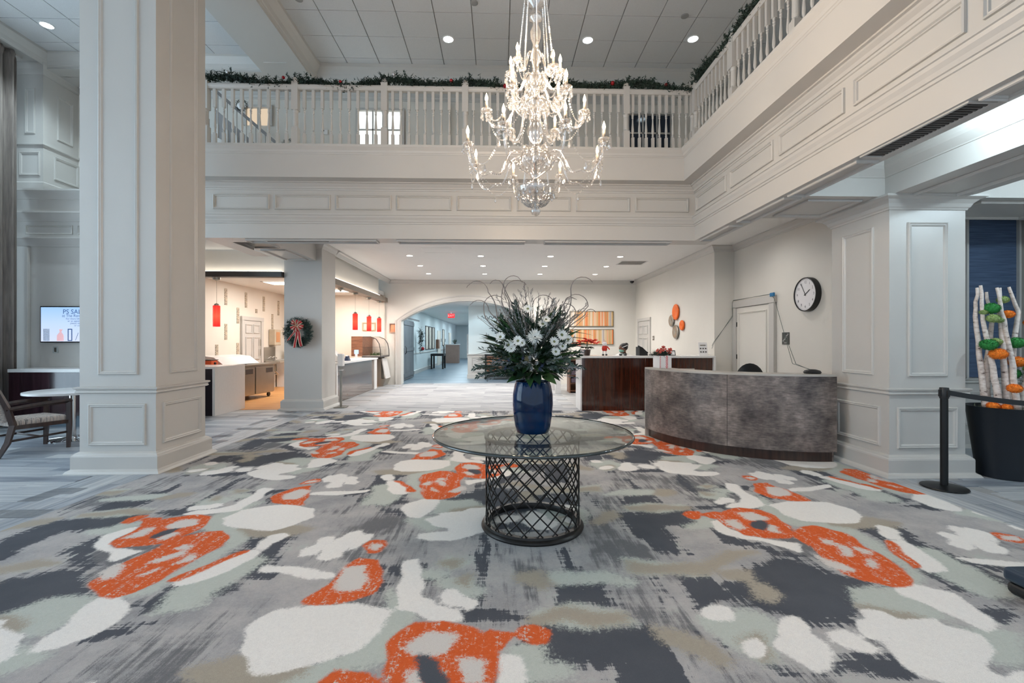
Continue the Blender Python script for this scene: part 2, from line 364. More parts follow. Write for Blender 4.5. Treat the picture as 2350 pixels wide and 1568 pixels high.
struct('trim_12', MB().sweep(crown(3.6, .13, .1), lambda o: [(-3.8, 15.8-o), (4.75-o, 15.8-o), (4.75-o, 9.95-o), (5.2-o, 9.95-o), (5.2-o, 5.74)]), M['white'])
struct('baseboard_right', MB().sweep([(.02,0),(.02,.12),(.01,.14),(0,.14)], lambda o: [(4.75-o, 15.8), (4.75-o, 9.95-o), (5.2-o, 9.95-o), (5.2-o, 5.74)]), M['white'])
# right niche
wr = struct('wall_right', MB().box(7.3, 7.5, -1.2, 6.4, 0, 3.62).box(5.11, 7.3, 6.2, 6.4, 0, 3.62), M['white'])
struct('trim_13', MB().sweep(RAIL, lambda o: [(5.11, 6.2-o), (7.3-o, 6.2-o), (7.3-o, -1.2)]), M['white'])
struct('baseboard_niche', MB().sweep(BASE, lambda o: [(5.11, 6.2-o), (7.3-o, 6.2-o), (7.3-o, -1.2)]), M['white'])
for x0, w in ((5.35, .9), (6.4, .75)): obj('panel_frame', MB().frame((x0, 6.2, .31), (1,0,0), (0,0,1), w, .47, PF), M['white'], wr)
for k in range(5): obj('panel_frame', MB().frame((7.3, 6.0-1.1*k, .31), (0,-1,0), (0,0,1), .95, .47, PF), M['white'], wr); obj('panel_frame', MB().frame((7.3, 6.0-1.1*k, 1.1), (0,-1,0), (0,0,1), .95, 1.75, PF), M['white'], wr)
bp = streaks('navy_grasscloth', [(.3, lin((52, 68, 94))), (.7, lin((84, 104, 132)))], (2, 2, 60), .8)
bpan = tag(obj('wall_panel', MB().box(-.36, .36, -.03, 0, 0, 2.36), bp, loc=(6.86, 6.199, .98)), 'navy blue woven fabric wall panel behind the birch planter', 'wall panel')
struct('window_4', MB().box(6.47, 6.5, 6.13, 6.2, .97, 3.36).box(7.22, 7.25, 6.13, 6.2, .97, 3.36).box(6.47, 7.25, 6.13, 6.2, 3.34, 3.37), M['white'])
# left wall with television
LW = [(.002,3.2),(.012,3.205),(.02,3.23),(.05,3.29),(.075,3.335),(.085,3.34),(.085,3.362),(.002,3.366),(.002,3.66),(.012,3.665),(.02,3.69),(.05,3.75),(.075,3.80),(.085,3.805),(.085,3.83),(.002,3.834),(.002,4.06),(.012,4.065),(.02,4.09),(.05,4.15),(.08,4.2),(.09,4.205),(.09,4.235),(0,4.24),(-.4,4.24)]
wl = struct('wall_rear_left', MB().box(-9.4, -5.9, 8.5, 8.75, 0, 4.24), M['white'])
struct('trim_14', MB().sweep(LW, lambda o: [(-9.2, 8.5-o), (-5.9+o, 8.5-o), (-5.9+o, 8.9)]), M['white'])
for k in range(3): obj('panel_frame', MB().frame((-8.6+.92*k, 8.5, 3.43), (1,0,0), (0,0,1), .83, .165, PS), M['white'], wl)
struct('trim_15', MB().box(-8.72, -8.52, 8.44, 8.5, 0, 3.2), M['white'], bevel=.01)
ub = struct('wall_upper_left', MB().box(-9.4, -8.4, 8.6, 10.4, 4.24, 6.6), M['white'])
for z0, z1, xs, ys in ((5.30, 6.14, (-8.72, -8.54), (8.86, 9.18)), (4.53, 4.97, (-8.82, -8.45), (8.80, 9.30))):
    obj('panel_frame', MB().frame((xs[0], 8.6, z0), (1,0,0), (0,0,1), xs[1]-xs[0], z1-z0, PF), M['white'], ub)
    obj('panel_frame', MB().frame((-8.4, ys[0], z0), (0,1,0), (0,0,1), ys[1]-ys[0], z1-z0, PF), M['white'], ub)
def ubp(o): return [(-9.2, 8.6-o), (-8.4+o, 8.6-o), (-8.4+o, 10.4)]
struct('trim_16', MB().sweep(crown(6.585, .2, .1), ubp).sweep([(0,5.08),(.02,5.085),(.03,5.1),(.03,5.13),(0,5.14)], ubp).sweep([(.03,4.24),(.03,4.40),(.01,4.42),(0,4.42)], ubp), M['white'])
# left window wall
ww = MB().box(-9.4, -9.2, 7.9, 8.5, 0, 6.77).box(-9.4, -9.2, -1.2, 7.9, 6.2, 6.77).box(-9.4, -9.2, -1.2, 7.9, 0, .35)
struct('wall_left', ww, M['white'])
win = MB()
for k in range(7): win.box(-9.34, -9.24, -1.2+1.5*k, -1.12+1.5*k, .35, 6.2)
for z in (2.2, 4.2): win.box(-9.33, -9.25, -1.2, 7.9, z, z+.06)
w3 = struct('window_3', win, M['white'])
gm = clear_glass('window_glass', (.98, 1, 1))
for k in range(6): obj('pane', MB().box(-9.295, -9.288, -1.12+1.5*k, .3+1.5*k, .35, 6.2), gm, w3)
# ------------------------------------------------------------------ upper level
up = struct('wall_upper_back', MB().box(-9.4, 5.4, 9.3, 9.5, 4.24, 6.9).box(5.2, 5.4, -1.2, 9.3, 4.3, 6.9), M['wall'])
struct('upper_light_blocker', MB().box(-9.4, 5.4, -1.45, -1.2, 4.7, 6.95), M['wall'])  # unseen slab behind the camera, added to keep daylight off the upper level
cu = struct('ceiling', MB().box(-9.4, 5.4, -1.2, 9.3, 6.79, 6.95), M['grid'])
tl = MB().box(-.299, .299, -.299, .299, -.012, .012).mesh('ceiling_tile'); tl.materials.append(M['tile'])
def tiles(x0, x1, y1, y0):
    y = y1
    while y > y0:
        h = .61 if y < y1 else .30; x = x0
        while x < x1-.05:
            w = min(.61, x1-x); o = obj('ceiling_tile', tl, None, cu, loc=(x+w/2, y-h/2, 6.776)); o.scale = ((w-.014)/.598, (h-.014)/.598, 1); x += .61
        y -= h
tiles(-3.5, 5.2, 8.85, 3.0); tiles(-8.28, -4.40, 8.55, 3.5)
struct('trim_17', MB().box(-4.38, -3.55, -1.2, 8.85, 6.45, 6.8).box(-9.2, 5.2, 8.85, 9.3, 6.5, 6.8).box(-9.2, -8.33, -1.2, 8.85, 6.58, 6.8).box(-9.2, -4.0, 8.6, 8.86, 6.5, 6.8), M['white'])
def cr2(o): return [(-3.55+o, -1.2), (-3.55+o, 8.85-o), (5.2, 8.85-o)]
CC = [(0,6.5),(.01,6.505),(.016,6.53),(.03,6.54),(.05,6.60),(.10,6.66),(.13,6.69),(.14,6.70),(.14,6.765)]
struct('trim_18', MB().sweep(CC, cr2).sweep([(o*.8, z+.02) for o, z in CC[1:-1]]+[(.11, 6.765)], lambda o: [(-8.33+o, -1.2), (-8.33+o, 8.6-o), (-4.38-o, 8.6-o), (-4.38-o, -1.2)]), M['white'])
struct('trim_19', MB().sweep(crown(6.5, .14, .1), lambda o: [(-8.3, 9.3-o), (5.2-o, 9.3-o), (5.2-o, -1.2)]), M['white'])
obj('soffit_bead', MB().box(-4.2, -3.8, 8.2, 8.215, 6.437, 6.45), M['white'], cu)
def upper_window(n, x0, x1, z0, z1, cols, rows, pane, fr):
    f = MB().box(x0-.05, x0, 9.25, 9.31, z0, z1+.05).box(x1, x1+.05, 9.25, 9.31, z0, z1+.05).box(x0, x1, 9.25, 9.31, z1, z1+.05)
    w = struct('window_%d' % n, f, fr); m = MB()
    for c in range(1, cols): x = x0+(x1-x0)*c/cols; m.box(x-.014, x+.014, 9.265, 9.30, z0, z1)
    for r in range(1, rows): z = z0+(z1-z0)*r/rows; m.box(x0, x1, 9.265, 9.30, z-.014, z+.014)
    obj('muntin', m, fr, w)
    for c in range(cols):
        for r in range(rows):
            a, b = x0+(x1-x0)*c/cols+.015, x0+(x1-x0)*(c+1)/cols-.015; p, q = z0+(z1-z0)*r/rows+.015, z0+(z1-z0)*(r+1)/rows-.015
            obj('pane', MB().box(a, b, 9.285, 9.298, p, q), pane, w)
upper_window(1, -2.86, -1.98, 4.6, 6.15, 3, 4, glow('lit_pane', (236, 244, 240), 1.05), M['white'])
upper_window(2, 2.65, 3.52, 4.6, 6.15, 3, 4, plain('dark_pane', (18, 34, 52), .08, spec=.6), M['white'])
upper_window(5, -5.09, -4.62, 5.82, 6.18, 2, 1, glow('warm_pane', (226, 205, 178), .75), M['white'])
th_ = thing('thermostat', 'small white thermostat on the upper landing wall', 'thermostat', (-3.53, 9.3, 5.66))
obj('body', MB().box(-.06, .06, -.03, 0, 0, .1), M['quartz'], th_, bevel=.01); obj('dial', MB().box(-.04, -.01, -.034, -.03, .06, .085), M['black'], th_)
struct('door_3', MB().box(-1.9, -1.0, 9.26, 9.31, 4.34, 6.3), M['wall'])
# ------------------------------------------------------------------ corridor beyond the arch
struct('wall_corridor_left', MB().box(-4.0, -3.85, 16.2, 41, 0, 2.95), M['coolwall'])
struct('wall_corridor_right', MB().box(-1.25, 3.2, 18.2, 18.4, 0, 2.95).box(-1.25, -1.1, 18.4, 30, 0, 2.95), M['coolwall'])
struct('wall_corridor_end', arch_wall(MB(), -3.9, 2.0, 2.95, -2.9, -.4, 2.1, .3, 40, 40.3), M['coolwall'])
struct('wall_corridor_far', MB().box(-3.9, 2, 43, 43.2, -.1, 2.95), plain('far_stone', (190, 184, 176), .6, var=.25, scale=1.5))
struct('ceiling_corridor', MB().box(-4.0, 3.2, 16.2, 43, 2.9, 3.1), M['ceil'])
struct('trim_20', MB().sweep([(0,.9),(.02,.91),(.025,.95),(0,.96)], lambda o: [(-3.85+o, 16.2), (-3.85+o, 40)]).sweep([(.02,0),(.02,.16),(0,.18)], lambda o: [(-3.85+o, 16.2), (-3.85+o, 40)]), M['white'])
wi = struct('trim_21', MB().box(-1.28, 3.2, 18.16, 18.2, 0, .95).box(-1.30, 3.2, 18.12, 18.2, .95, .985).box(-1.30, 3.2, 18.13, 18.2, 0, .17), M['white'])
for k in range(3): obj('panel_frame', MB().frame((-1.12+1.0*k, 18.16, .28), (1,0,0), (0,0,1), .8, .58, PF), M['white'], wi)
# kitchen shell
struct('wall_kitchen', MB().box(-7.4, -7.3, 9.98, 15.8, 0, 3.06).box(-8.3, -7.3, 9.98, 10.1, 0, 3.06), M['warmwall'])
struct('wall_kitchen_back', MB().box(-7.3, -3.95, 15.7, 15.8, 0, 3.06), M['warmwall'])
# ------------------------------------------------------------------ lights of the building, plus two unseen ones added for brightness
def downlight(label, x, y, z, r, power, col, lens, group, spot=130, kind='SPOT'):
    t = thing('downlight', label, 'downlight', (x, y, z), 0, group)
    obj('trim_ring', MB().lathe([(r*1.25, 0), (r*1.25, -.006), (r*1.02, -.008), (r, .0)], 24, cap=False), M['quartz'], t, smooth=True)
    obj('lens', MB().lathe([(r, -.003), (r, -.001)], 24), lens, t)
    lamp('downlight_beam', kind, (0, 0, -.03 if kind == 'SPOT' else -.09), power, col, r*.8, (0, 0, 0), t, spot, .8)
LW_ = glow('warm_lens', (255, 246, 232), 9); LC_ = glow('cool_lens', (225, 245, 255), 9)
rows = ['nearest', 'middle', 'far']; colsn = ['leftmost', 'second from left', 'third from left', 'rightmost']
for i, y in enumerate((11.27, 12.75, 14.25)):
    for j, x in enumerate((-2.22, -.47, 1.26, 3.0)):
        downlight('%s recessed light in the %s row of the white hall ceiling' % (colsn[j], rows[i]), x, y, 3.598, .075, (44, 54, 185 if j < 3 else 105)[i], NEUT, LW_, 'recessed lights in the hall ceiling', 168)
for j, x in enumerate((-2.22, -.47, 1.26, 3.0, 4.2)):  # the last lamp is unseen, added to brighten the clock wall
    downlight('recessed light hidden just behind the balcony beam, %s' % (colsn+['added to brighten the clock wall'])[j], x, 9.2 if j < 4 else 8.2, 3.598, .075, 28, NEUT, LW_, 'recessed lights in the hall ceiling', 165)
for x, y, l in ((-.90, 7.97, 'cool round light in the high ceiling left of the chandelier'), (1.54, 7.93, 'cool round light in the high ceiling just right of the chandelier'), (3.37, 7.85, 'cool round light in the high ceiling nearest the right balcony'), (-7.56, 7.8, 'cool round light in the high ceiling above the curtain')):
    downlight(l, x, y, 6.762, .085, 230 if x < -5 else 16, COOL, LC_, 'round lights in the high ceiling', 120)
for x, y, l, pw in ((3.76, 3.6, 'recessed cool light in the tray ceiling near the air vent', 17), (3.76, 1.6, 'unseen cool light added at the near end to brighten the tray ceiling', 9), (6.1, 3.4, 'recessed cool light in the tray ceiling over the birch planter', 60)):
    downlight(l, x, y, 3.412, .075, pw, COOL, LC_, 'tray ceiling lights', 178, 'POINT')  # the near-end lamp is out of view, added to spread light in the tray
for k in range(6):
    lamp('corridor_light', 'AREA', (-2.5, 17.3+3.6*k, 2.88), 38, COOL, .5, (0, 0, 0), None, sy=1.2)
lamp('wallwash', 'SPOT', (-.6, 17.3, 2.85), 30, COOL, .1, (R(25), 0, 0), None, 110)
kp = thing('ceiling_light_panel', 'long warm light panel in the kitchen ceiling', 'ceiling light', (-5.6, 12.4, 3.055))
obj('diffuser', MB().box(-.62, .62, -.3, .3, -.012, 0), glow('warm_panel', (255, 240, 220), 5), kp); obj('frame', MB().frame((-.66, .34, -.001), (1,0,0), (0,-1,0), 1.32, .68, [(0,0),(0,.014),(.04,.014),(.04,0)]), M['quartz'], kp)
kp2 = copy_tree(kp); kp2.location = (-5.0, 14.2, 3.055); kp2['label'] = 'light panel in the cafe ceiling above the display case'
for p in (kp, kp2): lamp('panel_light', 'AREA', (0, 0, -.03), 50, (1, .96, .92), 1.2, (0, 0, 0), p, sy=.6)
cv = glow('cove_strip', (255, 244, 228), 6)
s1 = thing('cove_light', 'hidden strip light behind the dark bar over the kitchen opening', 'strip light', (-6.4, 9.86, 2.976)); obj('strip', MB().box(-1.75, 1.75, -.02, .03, 0, .006), cv, s1)
s2 = thing('cove_light', 'hidden strip light on the brown beam above the cafe pendants', 'strip light', (-3.89, 12.8, 2.976)); obj('strip', MB().box(-.01, .02, -2.0, 2.0, 0, .006), cv, s2)
vt = thing('ceiling_vent', 'long dark slatted air vent in the underside of the right balcony', 'air vent', (3.15, 3.33, 3.05))
obj('frame', MB().frame((-.1, .45, 0), (1,0,0), (0,-1,0), .2, .9, [(0,0),(.002,.012),(.022,.012),(.026,.004)]), M['white'], vt)
obj('duct', MB().box(-.075, .075, -.425, .425, -.003, -.001), M['black'], vt)
sl = MB()
for k in range(26): sl.box(-.072, .072, -.41+.032*k, -.395+.032*k, -.01, -.004)
obj('slat', sl, plain('vent_slat', (84, 80, 76), .5), vt, kind='stuff')
vt2 = thing('ceiling_vent', 'thin dark air vent under the balcony beam near the wreath pillar', 'air vent', (-3.15, 7.15, 3.05))
obj('frame', MB().frame((-.5, .09, 0), (1,0,0), (0,-1,0), 1.0, .18, [(0,0),(.002,.01),(.02,.01),(.024,.004)]), M['white'], vt2)
sl = MB()
for k in range(5): sl.box(-.47, .47, -.06+.026*k, -.046+.026*k, -.008, -.003)
obj('slat', sl, M['charcoal'], vt2)
vg = thing('ceiling_vent', 'square return air grille in the white hall ceiling by the back right corner', 'air vent', (3.55, 12.14, 3.6))
obj('frame', MB().frame((-.36, .3, 0), (1,0,0), (0,-1,0), .72, .6, [(0,0),(.002,.01),(.03,.01),(.034,.002)]), M['quartz'], vg)
sl = MB()
for k in range(14): sl.box(-.32, .32, -.26+.038*k, -.24+.038*k, -.008, -.001)
obj('slat', sl, plain('grille_grey', (140, 138, 134), .5), vg)
for x, y, l in ((-3.1, 7.1, 'left'), (-.4, 7.1, 'middle'), (3.0, 7.3, 'right')):
    tag(obj('sprinkler_cover', MB().lathe([(.06, 0), (.06, -.012), (.05, -.016)], 20), plain('cover_grey', (150, 148, 146), .5), loc=(x, y, 6.763)), 'small round grey cap in the high ceiling, the %s one' % l, 'ceiling cap', 'round caps in the high ceiling')
CP = {'O':[[(0.13,-0.16),(0.3,-0.02),(0.42,-0.0),(0.54,-0.13),(0.55,-0.25),(0.5,-0.41),(0.49,-0.55),(0.49,-0.7),(0.43,-0.83),(0.38,-0.88),(0.29,-0.88),(0.18,-0.81),(0.11,-0.72),(0.1,-0.57),(0.13,-0.38),(0.12,-0.27)],[(-0.16,0.29),(0.02,0.36),(0.16,0.33),(0.22,0.18),(0.2,0.0),(0.12,-0.16),(0.02,-0.2),(-0.13,-0.23),(-0.24,-0.15),(-0.28,-0.01),(-0.27,0.1)],[(-0.5,0.26),(-0.44,0.32),(-0.38,0.32),(-0.39,0.25),(-0.44,0.19),(-0.5,0.19)],[(-0.35,0.27),(-0.24,0.3),(-0.19,0.24),(-0.23,0.15),(-0.29,0.17),(-0.31,0.23)],[(0.53,1.05),(0.65,1.09),(0.74,0.84),(0.77,0.69),(0.8,0.58),(0.61,0.58),(0.48,0.66),(0.44,0.79)],[(0.75,-0.33),(0.79,-0.31),(0.67,-0.52),(0.62,-0.69),(0.58,-0.69),(0.61,-0.57)],[(0.65,1.26),(0.64,1.34),(0.58,1.35),(0.53,1.29),(0.53,1.2),(0.59,1.19)]],'W':[[(-0.36,0.08),(-0.3,0.1),(-0.32,-0.07),(-0.24,-0.21),(-0.14,-0.27),(0.05,-0.31),(0.0,-0.44),(-0.06,-0.37),(-0.13,-0.3),(-0.27,-0.23),(-0.37,-0.15),(-0.41,-0.05)],[(0.33,0.46),(0.52,0.53),(0.74,0.55),(0.92,0.47),(0.97,0.33),(0.92,0.16),(0.81,0.05),(0.68,0.05),(0.52,0.08),(0.39,0.15),(0.32,0.27)],[(0.24,1.06),(0.32,1.04),(0.31,0.78),(0.29,0.57),(0.27,0.48),(0.07,0.38),(-0.08,0.39),(-0.04,0.46),(0.09,0.49),(0.19,0.6),(0.21,0.84)],[(0.8,-0.31),(0.88,-0.31),(0.86,-0.45),(0.82,-0.59),(0.73,-0.73),(0.65,-0.76),(0.62,-0.69),(0.67,-0.52)],[(0.31,-0.9),(0.4,-0.89),(0.47,-0.95),(0.55,-1.02),(0.54,-1.11),(0.5,-1.22),(0.44,-1.29),(0.37,-1.32),(0.34,-1.26),(0.32,-1.16),(0.29,-1.06),(0.27,-0.97)],[(-0.12,-1.13),(-0.04,-1.14),(0.0,-1.2),(0.1,-1.22),(0.19,-1.24),(0.19,-1.33),(0.13,-1.41),(0.07,-1.45),(-0.01,-1.48),(-0.06,-1.49),(-0.06,-1.54),(-0.01,-1.59),(-0.0,-1.65),(-0.16,-1.64),(-0.21,-1.6),(-0.24,-1.52),(-0.21,-1.41),(-0.13,-1.38),(-0.16,-1.33),(-0.16,-1.23)],[(-0.42,-1.33),(-0.34,-1.31),(-0.3,-1.36),(-0.29,-1.44),(-0.34,-1.46),(-0.42,-1.43),(-0.44,-1.38)],[(-0.22,-1.23),(-0.15,-1.21),(-0.15,-1.3),(-0.19,-1.37),(-0.24,-1.35),(-0.24,-1.28)],[(-0.58,-1.23),(-0.52,-1.22),(-0.51,-1.27),(-0.54,-1.33),(-0.51,-1.39),(-0.52,-1.47),(-0.59,-1.55),(-0.68,-1.58),(-0.72,-1.52),(-0.73,-1.43),(-0.66,-1.37),(-0.64,-1.3)],[(-0.97,-1.09),(-0.9,-1.07),(-0.85,-1.1),(-0.86,-1.18),(-0.93,-1.18),(-0.97,-1.14)],[(-0.92,-1.41),(-0.88,-1.37),(-0.82,-1.36),(-0.81,-1.41),(-0.85,-1.46),(-0.9,-1.48),(-0.93,-1.46)],[(-0.14,0.55),(-0.05,0.6),(-0.03,0.55),(-0.11,0.49)],[(0.86,-0.15),(0.93,-0.16),(0.92,-0.26),(0.85,-0.26),(0.84,-0.21)],[(1.4,-0.16),(1.49,-0.2),(1.51,-0.35),(1.39,-0.39),(1.34,-0.31)],[(1.27,-0.25),(1.32,-0.28),(1.31,-0.39),(1.23,-0.42),(1.21,-0.34)],[(0.72,1.46),(0.79,1.43),(0.83,1.29),(0.72,1.22),(0.68,1.34)],[(0.53,0.87),(0.68,0.88),(0.7,0.8),(0.55,0.73),(0.51,0.78)],[(0.86,1.33),(0.87,1.47),(0.82,1.52),(0.77,1.46),(0.73,1.35),(0.79,1.29)],[(1.02,1.3),(1.02,1.38),(0.96,1.4),(0.93,1.33),(0.96,1.26)],[(0.93,1.07),(0.93,1.16),(0.89,1.22),(0.82,1.19),(0.8,1.11),(0.86,1.05)],[(1.4,1.38),(1.41,1.47),(1.36,1.5),(1.32,1.47),(1.33,1.38)],[(0.06,0.59),(0.04,0.64),(-0.02,0.64),(-0.06,0.58),(-0.03,0.52),(0.02,0.53)],[(1.27,0.99),(1.0,0.92),(0.79,0.89),(0.78,0.84),(0.95,0.84),(1.24,0.93)],[(0.29,1.75),(0.2,1.82),(0.07,1.87),(-0.03,1.88),(-0.14,1.74),(-0.11,1.67),(-0.09,1.44),(0.08,1.36),(0.22,1.36),(0.32,1.41),(0.32,1.48),(0.23,1.49),(0.13,1.47),(0.08,1.55),(0.23,1.66)]],'I':[[(0.6,0.98),(0.7,0.96),(0.72,0.8),(0.7,0.72),(0.57,0.72),(0.55,0.83)],[(-0.04,0.25),(0.08,0.27),(0.14,0.16),(0.04,0.09),(-0.04,0.14)],[(-0.22,0.08),(-0.14,0.1),(-0.17,-0.03),(-0.24,-0.06)],[(0.06,0.0),(0.11,-0.02),(0.07,-0.12),(0.01,-0.11)],[(0.35,-0.31),(0.36,-0.37),(0.3,-0.48),(0.26,-0.48),(0.29,-0.4)],[(0.3,-0.25),(0.35,-0.27),(0.31,-0.31),(0.27,-0.3)],[(0.44,-0.37),(0.48,-0.46),(0.43,-0.49),(0.42,-0.41)],[(0.38,-0.58),(0.37,-0.64),(0.33,-0.67)],[(0.07,-0.51),(0.11,-0.55),(0.18,-0.68),(0.14,-0.69),(0.07,-0.62)],[(0.62,1.26),(0.6,1.3),(0.55,1.28),(0.56,1.23)]],'G':[[(-0.01,0.05),(0.05,0.08),(0.04,-0.0),(-0.03,-0.07),(-0.05,-0.03)]],'K':[[(-0.81,-0.85),(-0.48,-0.67),(-0.16,-0.5),(-0.02,-0.63),(0.11,-0.77),(0.27,-0.89),(-0.0,-0.94),(0.0,-1.03),(-0.19,-1.15),(-0.24,-1.26),(-0.5,-1.27),(-0.64,-1.14),(-0.79,-1.01)],[(-0.98,-0.74),(-0.81,-0.71),(-0.78,-0.87),(-0.72,-1.05),(-0.84,-1.05),(-0.99,-1.13),(-1.03,-1.07)],[(-1.07,-1.31),(-1.01,-1.34),(-0.92,-1.46),(-0.78,-1.61),(-0.85,-1.62),(-1.01,-1.42)],[(-0.55,-1.5),(-0.4,-1.47),(-0.26,-1.47),(-0.21,-1.55),(-0.28,-1.63),(-0.74,-1.62),(-0.66,-1.59)],[(-1.76,-0.8),(-1.51,-0.79),(-1.48,-0.92),(-1.44,-1.08),(-1.78,-1.09)],[(-1.97,-1.1),(-1.46,-1.19),(-1.47,-1.36),(-1.49,-1.57),(-1.74,-1.57),(-2.01,-1.48)],[(0.67,-0.05),(0.91,-0.1),(0.74,-0.5),(0.88,-0.62),(0.69,-0.89),(1.01,-0.9),(0.91,-0.98),(0.58,-0.98),(0.59,-0.81),(0.67,-0.52),(0.75,-0.21)],[(-1.13,0.31),(-0.81,0.3),(-0.8,0.03),(-0.77,-0.46),(-0.97,-0.45),(-1.09,-0.13)],[(-0.94,0.75),(-0.76,0.71),(-0.72,0.46),(-0.99,0.46)],[(1.46,1.16),(1.6,1.01),(1.6,0.74),(1.75,0.56),(1.48,0.48),(1.26,0.69)],[(-1.15,-0.71),(-1.12,-0.72),(-1.13,-0.89),(-1.15,-1.12),(-1.18,-1.13),(-1.17,-0.96)],[(-1.38,-1.27),(-1.33,-1.27),(-1.33,-1.42),(-1.35,-1.61),(-1.39,-1.61),(-1.37,-1.44)],[(0.55,-1.13),(0.77,-1.15),(0.58,-1.3),(0.47,-1.26)],[(-1.7,-0.33),(-1.64,-0.33),(-1.61,-0.58),(-1.57,-0.68),(-1.69,-0.68),(-1.7,-0.52)],[(-0.42,0.2),(-0.29,0.01),(-0.34,-0.15),(-0.19,-0.37),(-0.02,-0.51),(-0.08,-0.57),(-0.24,-0.47),(-0.49,-0.29)],[(0.94,-0.22),(1.03,-0.47),(1.21,-0.72),(1.12,-0.77),(0.92,-0.65),(0.83,-0.43)],[(0.56,1.02),(0.15,0.98),(0.13,0.91),(0.29,0.91),(0.29,0.86),(0.02,0.84),(0.12,0.74),(0.25,0.69),(0.29,0.79)],[(0.54,0.8),(0.47,0.85),(0.39,0.74),(0.4,0.64),(0.61,0.59),(0.64,0.62)],[(1.56,1.55),(1.31,1.56),(1.23,1.52),(1.24,1.24),(1.24,1.01),(1.3,1.06)],[(-0.03,0.49),(-0.23,0.5),(-0.41,0.44),(-0.38,0.38),(-0.1,0.35),(-0.06,0.42)],[(-0.11,1.4),(-0.21,1.4),(-0.22,0.55),(-0.16,0.51),(-0.14,0.93)]],'T':[[(0.47,0.06),(0.7,-0.01),(0.63,-0.39),(0.55,-0.7),(0.55,-0.81),(0.41,-0.88),(0.54,-0.73),(0.54,-0.49),(0.61,-0.21)],[(0.0,-0.92),(0.28,-0.93),(0.27,-1.1),(0.26,-1.22),(0.06,-1.2),(-0.1,-1.09)],[(0.21,-1.33),(0.39,-1.33),(0.47,-1.38),(0.27,-1.56),(0.13,-1.47)],[(-0.99,-1.17),(-0.73,-1.12),(-0.65,-1.29),(-0.83,-1.5),(-0.9,-1.52),(-0.95,-1.44),(-1.0,-1.26)],[(0.86,-0.4),(0.97,-0.47),(0.92,-0.79),(0.92,-1.01),(0.72,-1.03),(0.68,-0.81)],[(-1.76,-0.69),(-1.46,-0.73),(-1.31,-0.8),(-1.33,-0.83),(-1.6,-0.81),(-1.77,-0.78)],[(-2.04,-1.4),(-1.91,-1.38),(-1.89,-1.5),(-1.78,-1.55),(-1.78,-1.58),(-2.03,-1.58)],[(-1.27,-0.54),(-0.78,-0.61),(-0.82,-0.69),(-1.25,-0.69)],[(-1.92,-1.1),(-1.68,-1.07),(-1.43,-1.14),(-1.41,-1.22),(-1.67,-1.24),(-1.93,-1.18)],[(0.36,0.65),(0.33,0.43),(0.37,0.13),(0.6,-0.01),(0.53,-0.05),(0.22,0.09),(0.2,0.43)],[(0.28,0.83),(0.1,0.88),(0.03,0.85),(0.09,0.81),(0.27,0.81)],[(0.1,0.98),(0.04,1.03),(-0.06,0.98),(-0.01,0.92)],[(0.08,0.77),(-0.12,0.79),(-0.19,0.67),(-0.1,0.6),(0.04,0.69)]],'B':[[(-1.96,-1.16),(-1.74,-1.09),(-1.6,-1.14),(-1.42,-1.16),(-1.44,-1.21),(-1.61,-1.22),(-1.75,-1.16),(-1.94,-1.2)],[(-1.29,-1.25),(-1.2,-1.28),(-1.09,-1.38),(-1.05,-1.47),(-1.09,-1.5),(-1.17,-1.43),(-1.27,-1.35)],[(-1.26,-0.58),(-1.12,-0.61),(-0.73,-0.59),(-0.48,-0.43),(-0.33,-0.47),(-0.55,-0.55),(-0.8,-0.69),(-1.25,-0.68)],[(-1.98,-0.69),(-1.85,-0.66),(-1.78,-0.8),(-1.84,-0.84),(-1.95,-0.77)],[(-0.58,-0.85),(-0.51,-0.87),(-0.5,-0.97),(-0.57,-1.04),(-0.62,-0.99)],[(-0.69,-0.69),(-0.51,-0.73),(-0.54,-0.85),(-0.68,-0.77)],[(-0.1,-1.09),(0.09,-1.16),(0.18,-1.31),(0.19,-1.46),(0.1,-1.42),(0.08,-1.23),(-0.1,-1.15)],[(-0.9,-1.38),(-0.79,-1.33),(-0.8,-1.41),(-0.85,-1.49),(-0.89,-1.5)],[(0.62,0.12),(0.9,0.14),(1.11,0.04),(0.98,-0.06),(0.74,-0.06),(0.59,0.03)],[(0.08,0.99),(-0.01,1.01),(0.0,0.94)],[(-0.06,0.74),(-0.11,0.81),(-0.11,0.72)]]}
